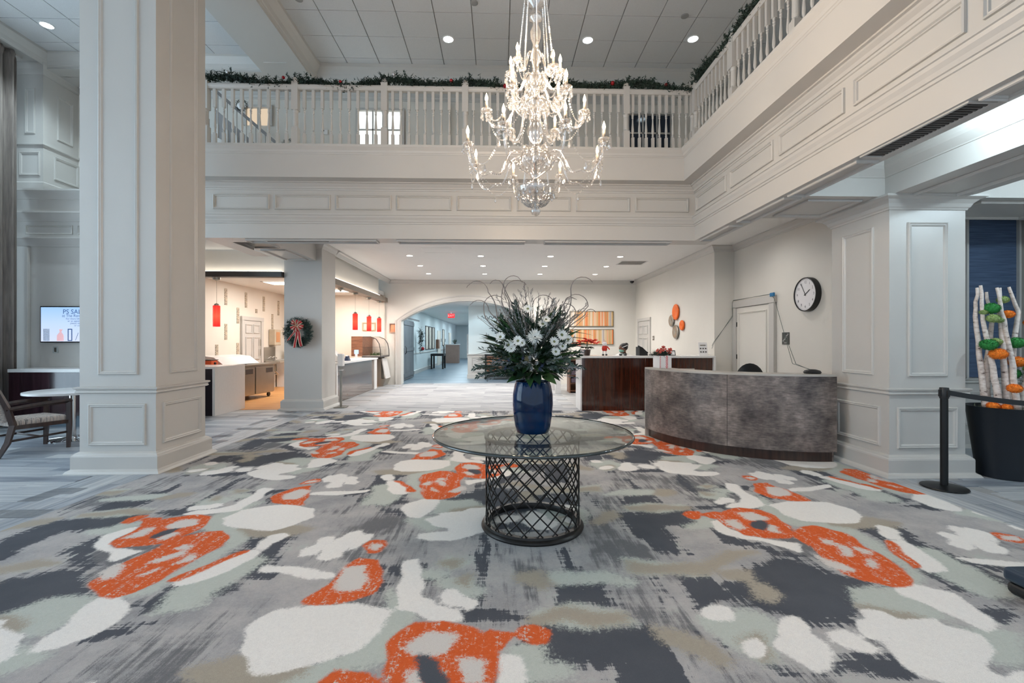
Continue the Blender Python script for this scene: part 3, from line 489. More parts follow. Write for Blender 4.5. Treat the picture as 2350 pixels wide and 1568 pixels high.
# ------------------------------------------------------------------ carpet (pattern repeats: a cell and its mirrored half-drop)
def poly_sd(px, py, poly):
    d = np.full(px.shape, 1e9); ins = np.zeros(px.shape, bool); n = len(poly)
    for i in range(n):
        ax, ay = poly[i]; bx, by = poly[(i+1) % n]; ex, ey = bx-ax, by-ay; wx, wy = px-ax, py-ay
        t = np.clip((wx*ex+wy*ey)/(ex*ex+ey*ey+1e-9), 0, 1); d = np.minimum(d, (wx-ex*t)**2+(wy-ey*t)**2)
        c = ((ay <= py) != (by <= py)); den = (by-ay) if abs(by-ay) > 1e-9 else 1e-9
        ins ^= c & (px < ax+(py-ay)/den*ex)
    d = np.sqrt(d); return np.where(ins, -d, d)
def carpet():
    x0, x1, y0, y1, st = -3.87, 4.10, -1.2, 9.66, .03
    xs = np.linspace(x0, x1, int((x1-x0)/st)+1); ys = np.linspace(y0, y1, int((y1-y0)/st)+1); gx, gy = np.meshgrid(xs, ys); sh = gx.shape
    wx = gx+.018*np.sin(gy*7.3+gx*3)+.01*np.sin(gy*17+gx*11)+.008*np.sin(gx*29-gy*23); wy = gy+.018*np.sin(gx*6.1-gy*2)+.01*np.sin(gx*15-gy*13)
    PX, PY = 4.675, 3.12; F = {}
    for k, polys in CP.items():
        best = np.full(sh, 1e9)
        for mir, cx, cy in ((1, 2.096, 3.57), (-1, -.29, 5.15)):
            for p in polys:
                mx = sum(q[0] for q in p)/len(p); my = sum(q[1] for q in p)/len(p)
                lx = ((wx-cx-mir*mx+PX/2) % PX)-PX/2; ly = ((wy-cy-my+PY/2) % PY)-PY/2
                rad = .02 if k in 'OWI' else .03
                msk = (np.abs(lx) < 1.1) & (np.abs(ly) < 1.1)
                v = poly_sd(lx[msk], ly[msk], [((q[0]-mx)*mir, q[1]-my) for q in p])-rad
                best[msk] = np.minimum(best[msk], v)
        F[k] = np.clip(.5-best/.24, 0, 1)
    n = xs.size; v = np.stack([gx.ravel(), gy.ravel(), np.full(gx.size, .009)], 1)
    i = (np.arange(ys.size-1)[:, None]*n+np.arange(n-1)[None, :]).ravel(); f = np.stack([i, i+1, i+n+1, i+n], 1)
    me = bpy.data.meshes.new('carpet'); me.vertices.add(len(v)); me.vertices.foreach_set('co', v.ravel())
    me.loops.add(f.size); me.loops.foreach_set('vertex_index', f.ravel()); me.polygons.add(len(f)); me.polygons.foreach_set('loop_start', np.arange(0, f.size, 4)); me.polygons.foreach_set('loop_total', np.full(len(f), 4)); me.update(); me.validate()
    for nm, ch in (('pat_a', 'OWK'), ('pat_b', 'TBI'), ('pat_c', 'GGG')):
        a = me.attributes.new(nm, 'FLOAT_COLOR', 'POINT'); d = np.ones((gx.size, 4), np.float32)
        for j, c in enumerate(ch): d[:, j] = F[c].ravel()
        a.data.foreach_set('color', d.ravel())
    m, t, b = nt('splashed_floral_carpet'); tc = N(t, 'ShaderNodeTexCoord')
    def noise(sc, scale=1.0, det=3.0, rough=.6):
        mp = N(t, 'ShaderNodeMapping'); mp.inputs['Scale'].default_value = sc; t.links.new(tc.outputs['Object'], mp.inputs[0])
        q = N(t, 'ShaderNodeTexNoise', i_Scale=scale, i_Detail=det, i_Roughness=rough); t.links.new(mp.outputs[0], q.inputs['Vector']); return q.outputs[0]
    def attr(nm):
        a = N(t, 'ShaderNodeAttribute', attribute_name=nm); s = N(t, 'ShaderNodeSeparateColor'); t.links.new(a.outputs[0], s.inputs[0]); return s.outputs
    A, B_, C_ = attr('pat_a'), attr('pat_b'), attr('pat_c')
    grain = noise((1, 1, 1), 420, 2); mid = noise((1, 1, 1), 60, 4, .7); big = noise((1, 1, 1), 2.2, 4); sty = noise((16, 1.3, 1), 1.6, 5, .65); stx = noise((1.2, 18, 1), 1.6, 5, .65)
    def thr(f, w, *ns):
        for q, amp in ns: f = mth(t, 'ADD', f, mth(t, 'MULTIPLY', mth(t, 'SUBTRACT', q, .5), amp))
        mr = N(t, 'ShaderNodeMapRange', interpolation_type='SMOOTHSTEP'); t.links.new(f, mr.inputs[0]); mr.inputs[1].default_value = .5-w; mr.inputs[2].default_value = .5+w; return mr.outputs[0]
    base = ramp(t, mth(t, 'ADD', mth(t, 'MULTIPLY', big, .8), mth(t, 'MULTIPLY', mid, .3)), [(.3, lin((140, 141, 144))), (.5, lin((166, 165, 166))), (.62, lin((182, 179, 178))), (.75, lin((184, 190, 184)))])
    stm = noise((1.5, .9, 1), 1.1, 4, .6)
    base = mixc(t, thr(mth(t, 'ADD', stm, -.062), .06, (sty, .42), (stx, .1), (grain, .2)), base, mixc(t, mid, lin((104, 105, 109)), lin((126, 126, 128))))
    kf = mth(t, 'ADD', A[2], mth(t, 'MULTIPLY', mth(t, 'SUBTRACT', sty, .60), 1.1)); kf = mth(t, 'ADD', kf, mth(t, 'MULTIPLY', mth(t, 'SUBTRACT', stx, .56), .8))
    c = mixc(t, thr(kf, .05, (mid, .25), (grain, .25)), base, mixc(t, big, lin((70, 74, 82)), lin((98, 101, 108))))
    c = mixc(t, thr(B_[0], .12, (mid, .7), (grain, .5), (sty, .4)), c, mixc(t, mid, lin((178, 186, 178)), lin((200, 204, 198))))
    c = mixc(t, thr(B_[1], .12, (mid, .7), (grain, .5)), c, mixc(t, mid, lin((158, 150, 138)), lin((178, 170, 156))))
    c = mixc(t, thr(A[1], .05, (mid, .22), (grain, .2)), c, mixc(t, mid, lin((224, 221, 218)), lin((246, 243, 238))))
    fleck = thr(mth(t, 'SUBTRACT', 1.0, sty), .06, (stx, 1.0), (mid, 1.2))
    org = mixc(t, mid, lin((206, 88, 40)), lin((226, 110, 62)))
    of = thr(A[0], .04, (mid, .2), (grain, .18)); c = mixc(t, of, c, org)
    c = mixc(t, mth(t, 'MULTIPLY', of, thr(mth(t, 'ADD', mid, -.135), .05, (sty, .8), (grain, .45))), c, lin((206, 198, 192)))
    c = mixc(t, thr(B_[2], .06, (mid, .5), (grain, .35)), c, lin((214, 208, 203)))
    c = mixc(t, thr(C_[0], .05, (mid, .3), (grain, .3)), c, lin((84, 88, 96)))
    sp = mixc(t, mth(t, 'MULTIPLY', mth(t, 'SUBTRACT', grain, .5), 1.2, clamp=True), c, (.0, .0, .0))
    t.links.new(sp, b.inputs['Base Color']); b.inputs['Roughness'].default_value = .95; b.inputs['Specular IOR Level'].default_value = .1
    bp_ = N(t, 'ShaderNodeBump', i_Strength=.5, i_Distance=.004); t.links.new(grain, bp_.inputs['Height']); t.links.new(bp_.outputs[0], b.inputs['Normal'])
    return tag(obj('carpet', me, m), 'grey lobby carpet with splashed white and orange flower pattern', 'carpet')
carpet()
# ------------------------------------------------------------------ balustrades
def baluster_mb(h=.93, w=.021, turned=True):
    mb = MB().box(-w, w, -w, w, 0, .27).box(-w, w, -w, w, h-.28, h)
    mb.lathe([(.018,.268),(.012,.285),(.018,.30),(.011,.315),(.019,.34),(.021,.37),(.018,.42),(.012,.50),(.010,.56),(.017,.575),(.012,.59),(.018,.605),(.012,.62),(.018,.652)], 8, cap=False); return mb
BM = baluster_mb().mesh('baluster'); fix_normals(BM); BM.materials.append(M['white'])
NM = MB().box(-.047,.047,-.047,.047,0,.36).box(-.047,.047,-.047,.047,.62,1.03).lathe([(.044,.358),(.044,.375),(.036,.385),(.04,.42),(.036,.58),(.042,.595),(.044,.62)],14,cap=False).mesh('newel_post'); fix_normals(NM); NM.materials.append(M['white'])
NCM = MB().ball((0,0,1.075), .048, 14, 8).box(-.052,.052,-.052,.052,1.028,1.04).mesh('newel_cap'); NCM.materials.append(M['white'])
RZ = 4.345
def balustrade(label, posts, axis, fixed, nb=9):
    t = thing('balustrade', label, 'railing', (fixed, posts[0], RZ) if axis == 'y' else (posts[0], fixed, RZ)); p0 = posts[0]
    def L(v): return (0, v-p0, 0) if axis == 'y' else (v-p0, 0, 0)
    a, b = min(posts), max(posts)
    r = MB().prism([(-.032,.925),(.032,.925),(.032,.945),(.045,.965),(.045,.99),(.03,1.008),(-.03,1.008),(-.045,.99),(-.045,.965),(-.032,.945)], axis, a-p0, b-p0)
    obj('handrail', r, M['white'], t)
    for p in posts:
        n = obj('newel_post', NM, None, t, loc=L(p)); obj('newel_cap', NCM, None, n)
    for a, b in zip(posts, posts[1:]):
        for k in range(1, nb+1): obj('baluster', BM, None, t, loc=L(a+(b-a)*k/(nb+1)))
balustrade('white turned-baluster railing along the back balcony', [-4.41, -3.08, -1.745, -.525, .71, 1.94, 2.98], 'x', 6.95)
balustrade('white turned-baluster railing climbing out of view along the right balcony', [6.83, 5.72, 4.50, 3.28, 2.06, .84], 'y', 2.98)
pine = plain('pine_needles', (26, 44, 34), .7, var=.5, scale=14)
pine2 = plain('pine_dark', (22, 36, 30), .7, var=.5, scale=14)
def needles(mb, p, n, rad, L0, L1, up=.25, wd=.004):
    for _ in range(n):
        d = Vector((random.gauss(0,1), random.gauss(0,1), random.gauss(0,1)+up)).normalized(); q = Vector(p)+Vector((random.gauss(0,rad), random.gauss(0,rad), random.gauss(0,rad)))
        l = random.uniform(L0, L1); s = d.cross(Vector((random.random(), random.random(), random.random()))).normalized()*wd
        mb.add([q-s, q+s, q+d*l], [(0,1,2)])
bauble_r = plain('red_bauble', (150, 24, 30), .15, metal=.3); bauble_w = plain('silver_bauble', (210, 210, 212), .15, metal=.6)
def garland(label, P0, P1, length, orn):
    t = thing('garland', label, 'garland', P0); mb = MB(); d = (Vector(P1)-Vector(P0)); n = int(length/.02); path = []
    for k in range(n):
        s = k/n; q = d*s+Vector((0, 0, .035*math.sin(s*length*5)+.03*math.sin(s*length*2.1+1))); path.append(q)
        needles(mb, q, 34, .028, .03, .07, .12, .008)
        if random.random() < .28:
            dd = Vector((random.gauss(0,1), random.gauss(0,1), random.uniform(-.6, 1.6))).normalized()
            for j in range(7): needles(mb, q+dd*.02*j, 9, .008, .02, .04, .2, .007)
    obj('foliage', mb, pine, t, norm=False, kind='stuff'); obj('vine', MB().tube(path[::4], .022, 6), pine2, t)
    for k in range(orn):
        q = path[int((k+.5)/orn*len(path))]; obj('bauble', MB().ball((0,0,0), random.uniform(.022,.034), 10, 7), bauble_r if k % 3 else bauble_w, t, smooth='full', loc=q+Vector((random.uniform(-.02,.02), -.06, random.uniform(0,.07))))
garland('dark green pine garland with red ornaments draped over the back balcony rail', (-4.45, 6.95, 5.39), (2.95, 6.95, 5.39), 7.4, 9)
garland('dark green pine garland running up the right balcony rail', (2.98, 6.9, 5.39), (2.98, .9, 5.39), 6.0, 6)
# upper stair glimpsed through the back railing
st = thing('stair_railing', 'white stair railing descending behind the left end of the back balcony', 'stair railing', (-5.4, 8.45, 4.345))
sl = -.86
obj('handrail', MB().prism([(0,1.86),(1.85,1.86+sl*1.85),(1.85,1.93+sl*1.85),(0,1.93)], 'y', -.035, .035), plain('stair_rail_paint', (120, 116, 114), .4), st)
obj('stringer', MB().prism([(0,1.0),(1.75,0),(1.3,0),(0,.55)], 'y', -.04, .04), M['white'], st)
obj('skirt', MB().prism([(.0,1.55),(1.2,1.55+sl*1.2),(1.2,.25),(.0,1.0)], 'y', .3, .34), plain('skirt_grey', (150, 147, 146), .6), st)
for k in range(9):
    x = .08+.17*k; z0 = max(0, 1.0-.59*x); obj('baluster', MB().box(x-.016, x+.016, -.016, .016, z0, z0+.25).tube([(x,0,z0+.25),(x,0,1.9+sl*x)], .011, 6), M['white'], st)
for k, (x, z) in enumerate(((.72, 1.42), (1.55, .72))):
    w = thing('wreath', ('small pine wreath with white bauble high on the stair railing', 'small pine wreath with white bauble at the foot of the stair railing')[k], 'wreath', (-5.4+x, 8.38, 4.345+z), 0, 'stair wreaths'); mb = MB()
    for j in range(36): needles(mb, (.09*math.cos(j*.1745), 0, .09*math.sin(j*.1745)), 10, .012, .02, .05, 0, .004)
    obj('foliage', mb, pine2, w, norm=False, kind='stuff'); obj('bauble', MB().ball((0,-.03,-.03), .06, 12, 8), M['quartz'], w, smooth='full')
# ------------------------------------------------------------------ chandelier
crystal = clear_glass('crystal', (.93, .92, .91), 1.6, .06, .20, .035, (1, .97, .93)); crystal2 = clear_glass('crystal_drop', (.86,.86,.86), 1.6, .05, .30, .10, (1,.98,.95))
candle_m = plain('candle_sleeve', (120, 112, 102), .5, var=.02); bulb_m = glow('candle_bulb', (255, 214, 160), 26)
CH = thing('chandelier', 'large tiered crystal chandelier with lit candle bulbs and bead swags', 'chandelier', (.292, 3.7, 2.5))
obj('stem', MB().lathe([(.004,.0),(.03,.015),(.042,.04),(.03,.07),(.016,.09),(.05,.13),(.10,.16),(.13,.20),(.12,.24),(.06,.27),(.03,.30),(.05,.34),(.13,.40),(.145,.45),(.12,.50),(.05,.53),(.03,.58),(.06,.63),(.075,.70),(.04,.78),(.035,.82),(.09,.86),(.11,.90),(.08,.95),(.035,.98),(.03,1.03),(.07,1.06),(.085,1.10),(.05,1.15),(.026,1.18),(.03,1.25),(.045,1.31),(.028,1.36),(.022,1.40),(.04,1.45),(.045,1.50),(.024,1.55),(.022,1.58),(.05,1.60),(.055,1.64),(.025,1.66),(.028,1.70),(.085,1.74),(.092,1.78),(.08,1.83),(.04,1.86),(.014,1.88),(.012,1.95)], 20), crystal, CH, smooth='full')
obj('rod', MB().tube([(0,0,.05),(0,0,1.9)], .009, 8), M['chrome'], CH)
chn = MB()
for k in range(46):
    z = 1.95+.05*k; a = [(.012*math.cos(q*PI/4), 0, .032*math.sin(q*PI/4)+z) for q in range(9)]
    if k % 2: a = [(0, x, zz) for x, _, zz in a]
    chn.tube(a, .0035, 4, cap=False)
obj('chain', chn, M['chrome'], CH); obj('ceiling_canopy', MB().lathe([(.02,4.2),(.07,4.22),(.08,4.262)], 20), M['chrome'], CH, smooth=True)
obj('bowl', MB().lathe([(.05,.14),(.12,.15),(.15,.19),(.155,.22)], 20, cap=False), crystal, CH, smooth='full')
def bead(mb, p, r):
    p = Vector(p); mb.add([p+Vector(q)*r for q in ((1,0,0),(0,1,0),(-1,0,0),(0,-1,0),(0,0,1.1),(0,0,-1.1))], [(0,1,4),(1,2,4),(2,3,4),(3,0,4),(1,0,5),(2,1,5),(3,2,5),(0,3,5)])
def drop(mb, p, L=.05, r=.011):
    mb.lathe([(.0012,0),(r*.5,-L*.3),(r,-L*.68),(r*.6,-L*.9),(.001,-L)], 6, p)
dm_ = MB(); drop(dm_, (0,0,0), .062, .013); dropm = dm_.mesh('crystal_drop'); dropm.materials.append(crystal2)
def swag(mb, a, b, sag, nb, r=.0062):
    a = Vector(a); b = Vector(b)
    for k in range(nb+1):
        s = k/nb; p = a.lerp(b, s); p.z -= sag*4*s*(1-s); bead(mb, p, r)
dish = MB().lathe([(.006,-.012),(.02,-.008),(.036,.004),(.044,.02),(.040,.022),(.03,.012),(.01,.0)], 14, cap=False).mesh('drip_pan'); dish.materials.append(crystal)
cup = MB().lathe([(.008,-.045),(.016,-.035),(.01,-.022),(.018,-.01),(.02,.0)], 10).mesh('candle_cup'); cup.materials.append(crystal)
cndl = MB().lathe([(.0115,.0),(.0115,.085)], 10).mesh('candle'); cndl.materials.append(candle_m)
blb = MB().lathe([(.006,.085),(.011,.098),(.013,.112),(.010,.128),(.005,.142),(.0008,.155)], 10).mesh('bulb'); blb.materials.append(bulb_m)
dr5 = MB()
for k in range(8):
    a = 2*PI*k/8; x, y = .043*math.cos(a), .043*math.sin(a)
    for j in range(2): bead(dr5, (x, y, .008-.013*j), .006)
    drop(dr5, (x, y, -.018), .042, .009)
dr5 = dr5.mesh('crystal_pendant'); dr5.materials.append(crystal2)
for m_ in (dish, cup, cndl, blb):
    for p in m_.polygons: p.use_smooth = True
TIERS = [(.565, .50, 8, 17, .43, .30), (.40, .845, 6, 0, .86, .17), (.27, 1.04, 4, 40, 1.06, .12), (.155, 1.235, 2, 15, 1.26, .09)]
ends = []
for R_, zd, n, ph, zh, dip in TIERS:
    row = []
    for k in range(n):
        a = R(ph+360*k/n); ca, sa = math.cos(a), math.sin(a)
        pr = [(.04, zh), (R_*.2, zh+.07), (R_*.38, zh+.06), (R_*.52, zh-dip*.35), (R_*.66, zd-dip*.62), (R_*.82, zd-dip*.72), (R_*.95, zd-dip*.45), (R_, zd-.03)]
        pts = []
        for i in range(len(pr)-1):                              # Catmull-Rom smoothing
            p0, p1, p2, p3 = pr[max(i-1,0)], pr[i], pr[i+1], pr[min(i+2,len(pr)-1)]
            for s in (0, .25, .5, .75):
                f = lambda q: .5*(2*p1[q]+(p2[q]-p0[q])*s+(2*p0[q]-5*p1[q]+4*p2[q]-p3[q])*s*s+(3*p1[q]-p0[q]-3*p2[q]+p3[q])*s**3)
                pts.append((f(0)*ca, f(0)*sa, f(1)))
        pts.append((R_*ca, R_*sa, zd-.03))
        arm = obj('arm', MB().tube(pts, .0095, 8), crystal, CH, smooth='full')
        e = (R_*ca, R_*sa, zd)
        for nm, me in (('candle_cup', cup), ('drip_pan', dish), ('candle', cndl), ('crystal_pendant', dr5)): obj(nm, me, None, arm, loc=e)
        obj('bulb', blb, None, arm, loc=e); row.append(e)
        lamp('bulb_light', 'POINT', (e[0], e[1], e[2]+.19), 8.2, (1, .76, .54), .03, parent=CH)
    ends.append(row)
for i, row in enumerate(ends):
    n = len(row)
    for k in range(n):
        if n > 2:
            mb = MB(); swag(mb, row[k], row[(k+1) % n], (.20, .14, .10)[i], 30 if i == 0 else 24, .0065); m_ = (Vector(row[k])+Vector(row[(k+1)%n]))/2; m_.z -= (.20, .14, .10)[i]+.01; obj('crystal_drop', dropm, None, CH, loc=m_)
            obj('bead_swag', mb, crystal2, CH, norm=False)
        mb = MB(); q = Vector(row[k]); swag(mb, q, Vector((q.x*.35, q.y*.35, q.z-.02 if i else q.z-.12)), .13, 22, .006); obj('bead_swag', mb, crystal2, CH, norm=False)
for k in range(8):
    a = 2*PI*k/8; c_, s_ = math.cos(a), math.sin(a); mb = MB(); swag(mb, (.088*c_, .088*s_, 1.76), (.13*c_, .13*s_, 1.20 if k % 2 else 1.36), .0, 40 if k % 2 else 28, .0075); obj('crystal_drop', dropm, None, CH, loc=(.13*c_, .13*s_, 1.19 if k % 2 else 1.35)); obj('bead_strand', mb, crystal2, CH, norm=False)
for k in range(16):
    a = 2*PI*k/16; c_, s_ = math.cos(a), math.sin(a); mb = MB()
    swag(mb, (.15*c_, .15*s_, .21), (.04*c_, .04*s_, .10), .05, 14, .007); obj('bead_strand', mb, crystal2, CH, norm=False)
    for rr, zz in ((.15,.20),(.14,.46),(.105,.89),(.08,1.1)): obj('crystal_drop', dropm, None, CH, loc=(rr*c_, rr*s_, zz))
# ------------------------------------------------------------------ glass table, vase
TX, TY = .262, 3.655
T = thing('glass_table', 'round glass-topped table on a dark metal lattice drum base', 'table', (TX, TY, .009))
tg = clear_glass('table_glass', (.90, .95, .93), 1.5, .0, .05)
obj('glass_top', MB().lathe([(.001,.728),(.783,.728),(.783,.744),(.001,.744)], 96, cap=False), tg, T, smooth=True)
edge = plain('glass_edge', (30, 44, 46), .06, spec=.8, coat=.6)
obj('glass_edge', MB().lathe([(.783,.724),(.792,.727),(.798,.736),(.792,.745),(.783,.748)], 96, cap=False), edge, T, smooth='full')
obj('top_ring', MB().lathe([(.36,.702),(.386,.702),(.386,.724),(.36,.724),(.36,.702)], 64, cap=False), M['bronze'], T)
obj('base_ring', MB().lathe([(.345,.0),(.405,.0),(.41,.012),(.40,.03),(.392,.034),(.388,.05),(.352,.05),(.345,.03),(.345,.0)], 64, cap=False), M['bronze'], T, smooth=True)
def rod(sgn):
    return MB().tube([(.372*math.cos(sgn*1.75*s/14), .372*math.sin(sgn*1.75*s/14), .04+.67*s/14) for s in range(15)], .0055, 5)
rods = []
for s in (1, -1):
    me = rod(s).mesh('rod'); me.materials.append(M['bronze']); rods.append(me)
for k in range(20):
    for j, me in enumerate(rods): obj('rod', me, None, T, rot=(0, 0, 2*PI*(k+.5*j)/20))
vz = .009+.744+.001
cob = plain('cobalt_glaze', (3, 36, 72), .05, spec=.38, coat=0, var=.5, scale=5)
V = tag(obj('vase', MB().lathe([(.125,0),(.130,.004),(.142,.05),(.155,.13),(.162,.22),(.160,.30),(.148,.37),(.138,.40),(.142,.408),(.132,.41),(.128,.39),(.14,.30),(.13,.05),(.01,.03)], 48), cob, smooth=True, loc=(.265, 3.66, vz)), 'glossy cobalt blue ceramic vase at the centre of the glass table', 'vase')
# ------------------------------------------------------------------ flower arrangement
FA = thing('flower_arrangement', 'big bouquet of white daisies, greenery and curly grey twigs in the blue vase', 'flowers', (.265, 3.66, vz+.40))
leafm = plain('leaf_green', (52, 86, 46), .4, var=.35, scale=9); leafd = plain('leaf_dark', (36, 62, 42), .45, var=.35, scale=9); leafl = plain('leaf_mid', (78, 106, 58), .45, var=.25, scale=9)
greyt = plain('dried_twig', (136, 128, 124), .8, var=.25, scale=20); greyf = plain('dusty_filler', (150, 156, 158), .8, var=.35, scale=20); darkf = plain('filler_green', (74, 90, 80), .8, var=.4, scale=20)
petal = plain('white_petal', (240, 240, 234), .6, var=.03); eye = plain('flower_eye', (120, 124, 84), .8, var=.3, scale=60)
def leaf_mesh(l, w, bend=.25, mat=None, nm='leaf'):
    vs = []; fs = []; n = 7
    for i in range(n+1):
        s = i/n; ww = w*math.sin(PI*min(.999, s**.8))*.5+.0006; z = -bend*l*s*s
        vs += [(-ww, s*l, z+ww*.35), (0, s*l, z), (ww, s*l, z+ww*.35)]
    for i in range(n): fs += [(i*3, i*3+1, i*3+4, i*3+3), (i*3+1, i*3+2, i*3+5, i*3+4)]
    me = MB().add(vs, fs).mesh(nm); me.materials.append(mat or leafm)
    for p in me.polygons: p.use_smooth = True
    return me
def aim(d, roll=0):
    d = Vector(d).normalized(); q = d.to_track_quat('Y', 'Z').to_matrix().to_4x4(); return (q @ Matrix.Rotation(roll, 4, 'Y')).to_euler()
def place(nm, me, p, d, parent, sc=1, roll=0, mat=None):
    o = obj(nm, me, mat, parent, loc=p, rot=aim(d, roll)); o.scale = (sc, sc, sc); return o
big = [leaf_mesh(.15, .075, .3, leafm), leaf_mesh(.14, .07, .2, leafd), leaf_mesh(.13, .065, .3, leafl)]
for k in range(60):                                             # skirt of broad leaves over the rim
    a = 2*PI*k/60+random.uniform(-.1,.1); el = random.uniform(-.45, .5); r = random.uniform(.06, .15)
    place('leaf', big[0 if k % 3 else 2] if k % 2 else big[1], (r*math.cos(a), r*math.sin(a), random.uniform(.03, .16)), (math.cos(a), math.sin(a), el), FA, random.uniform(.85, 1.2), random.uniform(-.7,.7))
for k in range(44):                                             # broad leaves packed round the stems
    a = random.uniform(0, 2*PI); r = random.uniform(.02, .12); place('leaf', big[k % 2], (r*math.cos(a), r*math.sin(a), random.uniform(.06, .30)), (math.cos(a), math.sin(a), random.uniform(.1, .9)), FA, random.uniform(.85, 1.15), random.uniform(-1,1))
# dense inner greenery
def sprig(n, l, ll, lw, spread=.9):
    mb = MB().tube([(0,0,0),(0,l*.5,.01),(0,l,0)], .0018, 4)
    for i in range(n):
        s = .18+.82*i/n; a = random.uniform(0, 2*PI); d = Vector((math.cos(a)*spread, 1, math.sin(a)*spread)).normalized(); q = Vector((0, s*l, 0)); sd = d.cross(Vector((.3,.2,1))).normalized()*lw
        mb.add([q, q+d*ll*.5+sd, q+d*ll, q+d*ll*.5-sd], [(0,1,2,3)])
    return mb
def sprig_mesh(nm, mat, *a):
    me = sprig(*a).mesh(nm); me.materials.append(mat); return me
fill = [sprig_mesh('filler_sprig', greyf, 26, .22, .022, .004), sprig_mesh('filler_sprig', darkf, 26, .2, .03, .006), sprig_mesh('filler_sprig', darkf, 18, .22, .045, .009), sprig_mesh('filler_sprig', leafd, 16, .2, .05, .011)]
twf = sprig_mesh('dried_sprig', greyt, 34, .40, .03, .0025, .7)
def surf(th, ph):                                               # direction on the bouquet's dome
    return Vector((math.cos(ph)*math.cos(th), math.sin(ph)*math.cos(th), math.sin(th)))
for k in range(290):
    th, ph = random.uniform(-.35, 1.25), random.uniform(0, 2*PI); d = surf(th, ph); rr = random.uniform(.06, .23)
    p = Vector((d.x*rr*(1.25 if d.x < .3 else .95), d.y*rr*1.1, .16+d.z*rr*1.4)); place('filler_sprig', fill[(0,1,0,2,3)[k % 5]], p, d+Vector((0,0,.12)), FA, random.uniform(.8, 1.15), random.uniform(0, 6))
blade = [leaf_mesh(.20, .030, .15, leafm, 'blade_leaf'), leaf_mesh(.22, .026, .3, leafd, 'blade_leaf')]
for k in range(110):
    th, ph = random.uniform(-.1, 1.1), random.uniform(0, 2*PI); d = surf(th, ph); p = Vector((d.x*.23, d.y*.20, .16+d.z*.28)); place('blade_leaf', blade[k % 2], p, d+Vector((0,0,.25)), FA, random.uniform(.8, 1.15), random.uniform(-1,1))
for sx, zs in ((-1, (.10,.14,.18,.22)), (1, (.30,.34,.27,.38))):                      # long palm-like fronds to the sides
    for z in zs: place('blade_leaf', blade[1], (sx*.20, random.uniform(-.1,.05), z), (sx, random.uniform(-.4,.1), .28), FA, 1.25, 0)
for k in range(60):
    ph = random.uniform(0, 2*PI); th = random.uniform(.6, 1.35); d = surf(th, ph); place('dried_sprig', twf, (d.x*.16, d.y*.14, .25+random.uniform(0,.1)), d, FA, random.uniform(.85, 1.15), random.uniform(0,6))
for k in range(13):                                             # curly willow
    sx = -1 if k % 2 else 1; a0 = random.uniform(.05, .16)*sx; lean = random.uniform(.05,.33)*sx; ht = random.uniform(.62, .86)-abs(lean)*.3; y0 = random.uniform(-.1,.12); curl = random.choice((-1,1)); pts = []
    for i in range(15):
        s = i/14; pts.append((a0+lean*s+.03*math.sin(s*8+k), y0+.03*math.cos(s*7+k), .2+(ht-.2)*s))
    cx, cy, cz = pts[-1]; rr = random.uniform(.04,.1)
    for i in range(1, 11):
        q = i/10*random.uniform(2.2,2.9); pts.append((cx+curl*rr*(1-math.cos(q)), cy, cz+rr*math.sin(q)))
    obj('curly_twig', MB().tube(pts, [.0055*(1-.8*i/len(pts))+.001 for i in range(len(pts))], 5), greyt, FA, smooth='full')
def flower(spider, r):
    mb = MB()
    for ring_, (n, el, L) in enumerate(((16, .12, 1), (14, .45, .85), (12, .9, .65)) if spider else ((18, .12, 1), (15, .3, .9))):
        for i in range(n*(2 if spider else 1)):
            a = 2*PI*(i+.5*ring_)/(n*(2 if spider else 1))+random.uniform(-.08,.08); e = el+random.uniform(-.1,.1); d = Vector((math.cos(a)*math.cos(e), math.sin(a)*math.cos(e), math.sin(e))); s = Vector((-math.sin(a), math.cos(a), 0))*r*(.05 if spider else .12); l = r*L*random.uniform(.9,1.08)
            b0 = d*r*.12; m1 = d*l*.65+Vector((0,0,.02*r)); mb.add([b0-s*.4, b0+s*.4, m1+s, d*l, m1-s], [(0,1,2,3,4)])
    return mb
fl = [flower(False, .05).mesh('daisy'), flower(True, .082).mesh('spider_bloom')]
for m_ in fl: m_.materials.append(petal)
eyem = MB().ball((0,0,.004), .012, 10, 6, (1,1,.5)).mesh('flower_centre'); eyem.materials.append(eye)
FL = [(-.005,.36,1,1),(.140,.325,0,1),(.152,.25,0,.95),(-.26,.36,0,1.05),(-.20,.30,0,1.15),(-.13,.33,0,1.05),(-.055,.57,0,1),(.08,.49,0,.9),(.055,.455,0,1.0),(.20,.375,0,1.2),(.25,.34,0,1.05),(.205,.29,0,.9),(-.10,.315,0,.8),(-.18,.275,0,1)]
for x, z, sp, sc in FL:
    y = -math.sqrt(max(.02, 1-(x/.40)**2-((z-.28)/.55)**2))*.30; o = obj('spider_bloom' if sp else 'daisy', fl[sp], None, FA, loc=(x, y, z))
    o.rotation_euler = Vector((x*1.6, -1, .35 if z < .45 else .8)).to_track_quat('Z', 'Y').to_euler(); o.scale = (sc*.85, sc*.85, sc*.85)
    if not sp: obj('flower_centre', eyem, None, o)
for k in range(9):                                              # flowers on the far side
    a = random.uniform(.3, PI-.3); z = random.uniform(.22,.5); o = obj('daisy', fl[0], None, FA, loc=(.3*math.cos(a), .27*math.sin(a), z)); o.rotation_euler = Vector((math.cos(a), math.sin(a), .4)).to_track_quat('Z','Y').to_euler(); obj('flower_centre', eyem, None, o)
thm = plain('thistle_blue', (74, 84, 112), .8, var=.3, scale=30)
for k in range(10):
    mb = MB(); needles(mb, (0,0,0), 60, .004, .012, .026, 0, .0016); a = random.uniform(PI*1.1, PI*1.9); z = random.uniform(.1,.22); obj('thistle', mb, thm, FA, loc=(.29*math.cos(a), .27*math.sin(a), z), norm=False)
